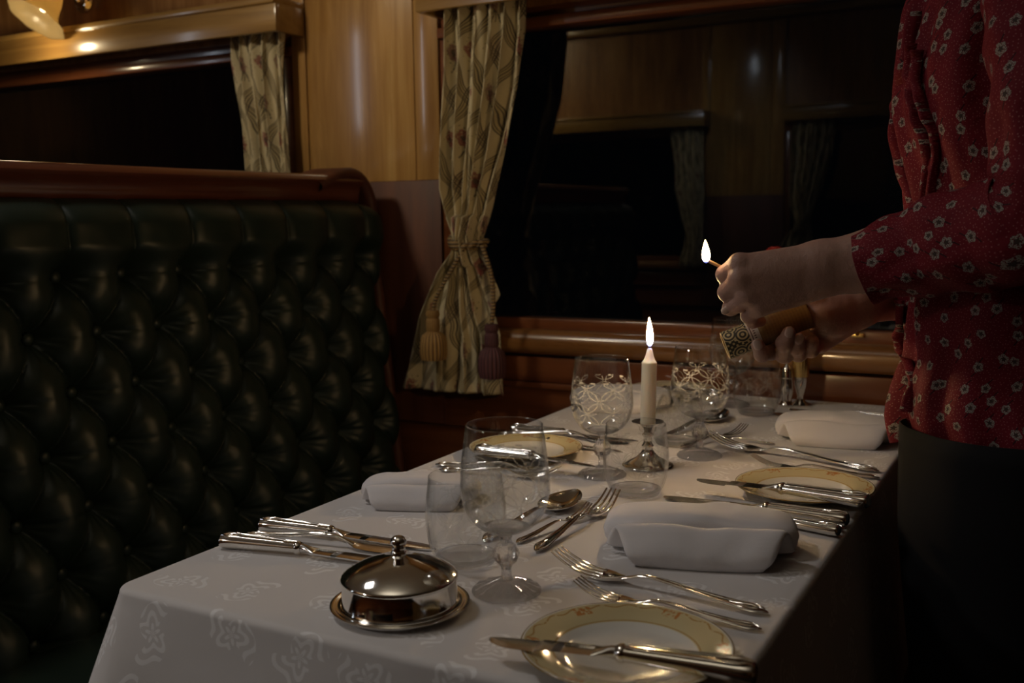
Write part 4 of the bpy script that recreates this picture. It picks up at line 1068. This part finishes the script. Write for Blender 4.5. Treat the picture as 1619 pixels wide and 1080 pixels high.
def smin(a, b, k):
    h_ = np.clip(.5 + .5 * (b - a) / k, 0, 1); return b * (1 - h_) + a * h_ - k * h_ * (1 - h_)
def mesh_field(fn, lo, hi, h):
    lo = np.array(lo); hi = np.array(hi); ax_ = [np.arange(lo[i], hi[i], h) for i in range(3)]
    G_ = np.stack(np.meshgrid(*ax_, indexing='ij'), -1).astype(np.float64); F = fn(G_); return surf_net(F, lo, h)

def hand_field(palm, fingers, extra=(), kp=.014):
    def fn(G_):
        f = None
        for (a, b, ra, rb_) in palm:
            d = cone(G_, camc(*a), camc(*b), ra, rb_); f = d if f is None else smin(f, d, kp)
        for (c_, r_) in extra: f = smin(f, elli(G_, camc(*c_), r_), .012)
        out = f
        for ch in fingers:
            g = None
            for k in range(len(ch) - 1):
                d = cone(G_, camc(*ch[k][:3]), camc(*ch[k + 1][:3]), ch[k][3], ch[k + 1][3]); g = d if g is None else smin(g, d, .0035)
            for k in range(1, len(ch) - 1): g = smin(g, np.linalg.norm(G_ - camc(*ch[k][:3]), axis=-1) - ch[k][3] * 1.04, .003)   # joint swell
            out = np.minimum(out, smin(f, g, .0055))
        return out
    return fn
def to_world(V): return V @ RW + CAM

# near (left) hand, back of the hand to the viewer, holding the match
wrL = 1.118
palmL = [((1296, 408, 1.118), (1170, 417, 1.124), .0170, .0105), ((1296, 418, 1.114), (1171, 441, 1.120), .0160, .0112), ((1296, 434, 1.114), (1182, 466, 1.122), .0160, .0108),
         ((1296, 447, 1.120), (1202, 486, 1.128), .0150, .0098), ((1272, 432, 1.132), (1205, 450, 1.142), .016, .013),
         ((1296, 412, 1.118), (1400, 392, 1.100), .0195, .0255), ((1296, 440, 1.118), (1400, 428, 1.100), .0175, .0260), ((1400, 405, 1.10), (1500, 380, 1.06), .031, .036)]
fingL = [[(1168, 416, 1.124, .0112), (1147, 434, 1.150, .0100), (1151, 450, 1.168, .0086), (1166, 446, 1.178, .0078)],
         [(1169, 441, 1.121, .0114), (1150, 462, 1.148, .0100), (1158, 478, 1.166, .0086), (1174, 477, 1.172, .0078)],
         [(1181, 466, 1.123, .0106), (1166, 480, 1.142, .0094), (1156, 486, 1.150, .0086), (1153, 488, 1.152, .0080)],
         [(1202, 485, 1.129, .0096), (1184, 499, 1.145, .0084), (1190, 508, 1.160, .0074), (1202, 508, 1.166, .0068)],
         [(1268, 420, 1.140, .0135), (1212, 418, 1.166, .0115), (1172, 424, 1.176, .0100), (1150, 426, 1.172, .0082)]]
# far (right) hand, palm up round the tube
palmR = [((1362, 470, 1.215), (1262, 520, 1.232), .0170, .0120), ((1362, 478, 1.215), (1272, 528, 1.232), .0180, .0125), ((1362, 486, 1.215), (1284, 536, 1.228), .0180, .0125),
         ((1360, 490, 1.212), (1296, 540, 1.220), .0165, .0135), ((1345, 485, 1.205), (1300, 500, 1.190), .0190, .0180),
         ((1362, 472, 1.215), (1440, 454, 1.33), .0215, .0290), ((1362, 487, 1.215), (1440, 468, 1.33), .0185, .0290), ((1440, 460, 1.33), (1500, 440, 1.42), .031, .037)]
fingR = [[(1262, 520, 1.232, .0108), (1219, 556, 1.204, .0096), (1205, 560, 1.176, .0086), (1198, 546, 1.164, .0076)],
         [(1272, 530, 1.232, .0112), (1240, 560, 1.198, .0102), (1240, 543, 1.168, .0090), (1247, 527, 1.158, .0078)],
         [(1284, 538, 1.226, .0108), (1262, 558, 1.200, .0100), (1260, 548, 1.178, .0090), (1263, 538, 1.170, .0078)],
         [(1296, 541, 1.218, .0098), (1282, 553, 1.196, .0088), (1284, 540, 1.184, .0080)],
         [(1330, 482, 1.195, .0135), (1288, 474, 1.192, .0115), (1252, 480, 1.208, .0095), (1236, 488, 1.214, .0080)]]
def bbox(palm, fing, pad=.045):
    pts = [camc(*p) for s in palm for p in s[:2]] + [camc(*p[:3]) for ch in fing for p in ch]
    return np.min(pts, 0) - pad, np.max(pts, 0) + pad
allV = []; allF = []; nof = 0
for palm, fing, ex in ((palmL, fingL, [((1240, 448, 1.132), (.038, .024, .014))]), (palmR, fingR, [((1312, 506, 1.196), (.024, .018, .014))])):
    lo_, hi_ = bbox(palm, fing); V, F_ = mesh_field(hand_field(palm, fing, ex), lo_, hi_, .0014); V = to_world(V)
    allV.append(V); allF.append(F_ + nof); nof += len(V)

# the rest of the figure: she faces -x, standing beside the table
BYc = 1.30
def bxz(z):    # body centre x at height z
    return interp(z, [0, .45, .85, 1.0, 1.15, 1.35, 1.5], [.02, .0, -.03, -.02, .0, -.005, .0])
def body_fn(G_):
    f = elli(G_, (.0, BYc, .93), (.100, .130, .12)); f = smin(f, elli(G_, (.0, BYc, 1.10), (.080, .105, .14)), .08); f = smin(f, elli(G_, (-.01, BYc, 1.27), (.095, .125, .14)), .08)
    f = smin(f, cone(G_, (0, BYc - .12, 1.37), (0, BYc + .12, 1.37), .05, .05), .05); f = smin(f, cone(G_, (.0, BYc, 1.38), (-.02, BYc, 1.50), .055, .050), .03)
    for s in (-1, 1):
        f = smin(f, cone(G_, (0, BYc + s * .08, .86), (-.015, BYc + s * .085, .48), .085, .055), .04); f = smin(f, cone(G_, (-.015, BYc + s * .085, .48), (.02, BYc + s * .09, .09), .052, .036), .02)
        f = smin(f, cone(G_, (.02, BYc + s * .09, .05), (-.13, BYc + s * .10, .03), .036, .026), .02)
        f = smin(f, cone(G_, (0, BYc + s * .13, 1.36), (.02, BYc + s * .135, 1.15), .045, .038), .03)
    return f
V, F_ = mesh_field(body_fn, (-.25, .85, -.02), (.25, 1.6, 1.55), .009); allV.append(V); allF.append(F_ + nof); nof += len(V)
HC = np.array([-.06, BYc, 1.585])
def head_fn(G_):
    f = elli(G_, HC + (.012, 0, .02), (.088, .072, .085)); f = smin(f, elli(G_, HC + (-.025, 0, -.045), (.058, .052, .062)), .03); f = smin(f, cone(G_, HC + (.03, 0, -.05), HC + (.05, 0, -.13), .050, .052), .03)
    f = smin(f, cone(G_, HC + (-.088, 0, .008), HC + (-.108, 0, -.030), .008, .013), .012)
    for s in (-1, 1):
        f = np.maximum(f, -(np.linalg.norm(G_ - (HC + (-.098, s * .030, .008)), axis=-1) - .018)); f = smin(f, elli(G_, HC + (.015, s * .072, -.012), (.018, .010, .030)), .006)
    f = smin(f, elli(G_, HC + (-.082, 0, -.062), (.010, .024, .007)), .006); f = smin(f, elli(G_, HC + (-.070, 0, -.092), (.016, .02, .014)), .014)
    return f
V, F_ = mesh_field(head_fn, HC - .16, HC + .16, .004); allV.append(V); allF.append(F_ + nof)
V = np.concatenate(allV); F_ = np.concatenate(allF)
me = bpy.data.meshes.new('person'); me.from_pydata(V.tolist(), [], F_.tolist()); me.materials.append(M['skin']); me.shade_smooth()
person = bpy.data.objects.new('person', me); COL.objects.link(person)
sm = person.modifiers.new('soften', 'SMOOTH'); sm.factor = .5; sm.iterations = 3
tag(person, 'woman in red flowered blouse and black trousers, holding a lit match', 'person')
for s in (-1, 1):
    mb = MB(); mb.ell(HC + (-.086, s * .030, .008), (.012, .012, .012)); mb.build('eye', M['eye'], person)
mb = MB(); mb.ell(HC + (.022, 0, .032), (.096, .080, .090), 32, 20); mb.ell(HC + (.115, 0, .02), (.04, .042, .04), 20, 12); mb.build('hair', M['hair'], person)
for s in (-1, 1):
    mb = MB(); mb.ell((-.045, BYc + s * .095, .036), (.125, .042, .036), 24, 12); mb.build('shoe', M['black'], person)
# nails
def nail(px, py, d, ang, w_=.0052, l=.0066):
    mb = MB(); P = []
    for i in range(9):
        q = i / 8 * 2 - 1; P.append([(w_ * s * math.sqrt(max(0, 1 - abs(q) ** 3.5)), l * q, -.0012 * (1 - s * s)) for s in np.linspace(-1, 1, 7)])
    mb.grid(P, 9, 7); o = mb.build('fingernail', M['nail'], person, sharp=None, solid=.0006)
    ca, sa = math.cos(ang), math.sin(ang); ex = RW.T @ np.array([ca, sa, 0]); ey = RW.T @ np.array([-sa, ca, 0]); ez = RW.T @ np.array([0, 0, 1.0])
    p = atd(px, py, d); mm = Matrix.Identity(4)
    for i in range(3): mm[i][0] = ex[i]; mm[i][1] = ey[i]; mm[i][2] = ez[i]; mm[i][3] = p[i]
    o.matrix_world = mm; return o
nail(1198, 545, 1.1546, -.25); nail(1248, 525, 1.1486, .25); nail(1264, 536, 1.1605, .3); nail(1147, 491, 1.1435, .9, .0042, .0052)

# ------------------------------------------------------------------ clothes
def ring_cloth(levels, name, mat, seed, amp, uvw, nseg=120, pleats=None, nz=90):
    """levels: (z, xc, yc, ax, ay)"""
    A = smooth_path(levels, nz); P = []
    for i, (z, xc, yc, a, b) in enumerate(A):
        row = []
        for j in range(nseg):
            th = 2 * PI * j / nseg; ct_, st_ = math.cos(th), math.sin(th); w_ = 0
            if pleats: w_ = pleats(th, z, i / (nz - 1))
            w_ += amp * vnoise(th * 3.2 + seed, z * 9 + seed) * 2 + amp * .8 * vnoise(th * 8 + seed, z * 14, 1)
            row.append((xc + (a + w_) * ct_, yc + (b + w_) * st_, z))
        P.append(row)
    mb = MB(); mb.grid(P, nz, nseg, closev=True, uvf=lambda i, j: (j / nseg * uvw, A[min(i, nz - 1)][0])); return mb
# silhouette of the blouse front, read at the depth of the body
sil = [(685, 1430), (655, 1424), (630, 1422), (590, 1428), (555, 1436), (520, 1432), (480, 1430), (420, 1436), (350, 1440), (290, 1434), (230, 1424), (180, 1418), (130, 1424), (90, 1434), (50, 1443), (0, 1456)]
lev = []
for py, px in sil:
    p = aty(px, py, BYc); aa = .125; z = p.z
    bb = interp(z, [.82, .95, 1.1, 1.3], [.155, .150, .138, .145])
    lev.append((z, p.x + aa, BYc, aa, bb))
tx = lev[-1]; lev += [(1.40, tx[1] + .012, BYc, .105, .15), (1.445, tx[1] + .015, BYc, .085, .115), (1.465, .0, BYc, .068, .075)]
def pl(th, z, q):
    d = abs(((th - PI) + PI) % (2 * PI) - PI)       # angle from the front
    g = math.exp(-(d / .9) ** 2); r_ = .006 * g * math.sin(th * 20 + 3 * math.sin(z * 16)) + .004 * math.sin(th * 9 + z * 11)
    if z < .98: r_ += .006 * math.sin(th * 13 + 1) * (.98 - z) / .15
    return r_
mb = ring_cloth(lev, 'blouse', M['blouse'], 2.2, .005, .95, 200, pl, 150)
# hem dips at the front
for k, p in enumerate(mb.v):
    if p[2] < 1.0:
        fr = max(0, -(p[0] - lev[0][1]) / .125); mb.v[k] = (p[0], p[1], p[2] + (1 - fr ** 2) * .022 * (1.0 - p[2]) / .17)
blouse = mb.build('blouse', M['blouse'], person, sharp=None, solid=.0015)
# frill strips running down the front
LV = sorted(lev)
def body_at(z):
    zs = [q[0] for q in LV]; return [interp(z, zs, [q[k] for q in LV]) for k in (1, 3, 4)]
def on_body(px, py, out=.004):
    r_ = ray(px, py) / FPX; best = None
    for dd in np.arange(.9, 1.45, .002):
        p = CAM + r_ * dd; xc, a_, b_ = body_at(p[2]); e = ((p[0] - xc) / a_) ** 2 + ((p[1] - BYc) / b_) ** 2
        if best is None or e < best[0]: best = (e, p, xc, a_, b_)
        if e < 1: break
    e, p, xc, a_, b_ = best if best[0] >= 1 else (e, p, xc, a_, b_)
    n = Vector(((p[0] - xc) / a_ ** 2, (p[1] - BYc) / b_ ** 2, 0)).normalized(); return Vector(p) + n * out, n
def frill(pxs, w_, seed):
    A = smooth_path([(px, py) for py, px in pxs], 70); P = []
    for k, (px, py) in enumerate(A):
        p, n = on_body(px, py); sd = Vector((0, 0, 1)).cross(n); q = []
        hgt = .011 + .004 * math.sin(k * .16 + seed) + .001 * math.sin(k * .5 + seed)
        for s in np.linspace(-1, 1, 11):
            q.append(p + sd * (w_ * s * .5 + .003 * math.sin(k * .2 + seed) * (1 - abs(s))) + n * (hgt * (1 - s * s) ** .7 - .008))
        P.append(q)
    mb = MB(); mb.grid(P, len(P), 11, uvf=lambda i, j: (j * w_ / 8 + seed * .1, i * .006)); return mb.build('frill', M['blouse'], person, sharp=None, solid=.002)
frill([(20, 1450), (90, 1436), (140, 1422), (165, 1414), (190, 1418), (235, 1424), (280, 1432), (330, 1440), (352, 1442)], .016, 1)
frill([(70, 1446), (120, 1436), (150, 1438), (185, 1452), (225, 1466), (270, 1462), (330, 1462)], .011, 2)
frill([(80, 1452), (130, 1446), (170, 1460), (205, 1478), (250, 1476), (330, 1474)], .010, 2.6)
frill([(475, 1424), (520, 1422), (555, 1432), (600, 1440), (650, 1438)], .014, 3)
# sleeves
def sleeve(pts, rs, n, seed, su=.34):
    A = smooth_path([(*atd(*p), r_) for p, r_ in zip(pts, rs)], n); path = [Vector(a[:3]) for a in A]; secs = []
    L = [0]
    for k in range(1, n): L.append(L[-1] + (path[k] - path[k - 1]).length)
    for k in range(n):
        row = []
        for j in range(72):
            th = 2 * PI * j / 72; r_ = A[k][3] + .0045 * vnoise(th * 2.4 + seed, L[k] * 22 + seed) * 2 + .0022 * math.sin(L[k] * 95 + 2.2 * math.sin(th + seed)) + .002 * vnoise(th * 5, L[k] * 50, 1)
            row.append((r_ * math.cos(th), r_ * math.sin(th)))
        secs.append(row)
    mb = MB(); mb.loft(path, secs, cap=False, uvs=lambda i, j: (j / 72 * su, L[min(i, n - 1)] + seed)); return mb.build('sleeve', M['blouse'], person, sharp=None, solid=.0016)
sleeve([(1600, -190, 1.09), (1652, -80, 1.03), (1668, 60, .985), (1672, 200, .965), (1668, 300, .965), (1625, 355, .985), (1560, 368, 1.015), (1470, 392, 1.06), (1400, 414, 1.085), (1366, 424, 1.097)],
       [.060, .064, .062, .058, .058, .058, .054, .047, .040, .0385], 130, 1.7)
sleeve([(1600, -150, 1.44), (1600, 60, 1.48), (1580, 260, 1.50), (1550, 380, 1.49), (1500, 438, 1.44), (1455, 456, 1.36), (1428, 464, 1.315)], [.055, .055, .050, .048, .045, .038, .036], 90, 4.1)
# trousers: two legs joined at the hips
mb = MB()
hip = lev[0]
for s in (-1, 1):
    n = 40; P = []
    for i in range(n):
        z = .05 + (hip[0] + .03 - .05) * i / (n - 1); q = i / (n - 1)
        yc = BYc + s * interp(z, [0, .5, .75, .9], [.095, .09, .085, .06]); ra = interp(z, [0, .45, .75, .9], [.085, .09, .115, .118]); rb_ = interp(z, [0, .45, .75, .9], [.075, .08, .095, .115])
        xc = hip[1] + interp(z, [0, .5, .9], [.02, -.0, 0.0]) - .0
        P.append([(xc + (ra + .004 * math.sin(th * 6 + z * 8)) * math.cos(th), yc + rb_ * math.sin(th), z) for th in [2 * PI * k / 48 for k in range(48)]])
    mb.grid(P, n, 48, closev=True)
mb.build('trousers', M['black'], person, sharp=None, solid=.002)

# ------------------------------------------------------------------ match tube and match
A = atd(1147, 547, 1.199); B = atd(1277, 496, 1.187)
tb = empty('match_tube', (0, 0, 0), label='cylindrical card match tube printed with circles, held open in the far hand', cat='match box')
d = (B - A); L = d.length; dn = d.normalized(); tb.location = A; R_ = .0168
def tframe(q): return A + d * q - A
seg = 64; P = []
ref = Vector(RW[2]); ea = (ref - dn * ref.dot(dn)).normalized(); eb = dn.cross(ea)
def tubemesh(r0, r1, q0, q1, uvm=True):
    mb = MB(); rows = 24; P = []
    for i in range(rows):
        q = q0 + (q1 - q0) * i / (rows - 1); P.append([d * q + (ea * math.cos(2 * PI * j / seg) + eb * math.sin(2 * PI * j / seg)) * r0 for j in range(seg)])
    mb.grid(P, rows, seg, closev=True, uvf=lambda i, j: (j / seg, q0 + (q1 - q0) * i / (rows - 1)))
    return mb
mb = tubemesh(R_, R_, 0, 1); 
P = [[d * 1.0 + (ea * math.cos(2 * PI * j / seg) + eb * math.sin(2 * PI * j / seg)) * r_ for j in range(seg)] for r_ in (R_, .001)]; mb.grid(P, 2, seg, closev=True, uvf=lambda i, j: (j / seg, 1))
mb.build('printed_sleeve', M['tube'], tb, sharp=60)
mb = MB(); P = []
for r_, q in ((R_ - .0002, -.002), (R_ - .0002, .004), (R_ - .0016, .8), (R_ - .0022, .8), (R_ - .0022, -.006), (R_ - .001, -.008)):
    P.append([d * q + (ea * math.cos(2 * PI * j / seg) + eb * math.sin(2 * PI * j / seg)) * r_ for j in range(seg)])
mb.grid(P, len(P), seg, closeu=True, closev=True); mb.build('card_lining', M['card'], tb, sharp=60)
ma = atd(1117, 411, 1.152); mbp = atd(1156, 430, 1.162)
mt = empty('match', ma, label='burning wooden match held between finger and thumb above the candle', cat='match')
mb = MB(); mb.tube([(0, 0, 0), (mbp - ma) * .5, mbp - ma], .0019, 8); mb.build('matchstick', M['match'], mt)
mb = MB(); mb.ell((0, 0, .0), (.0024, .0024, .0030)); mb.build('match_head', M['wick'], mt)
flame(mt, (-.0005, 0, -.004), .027, .0048, M['flame2'], -.3)
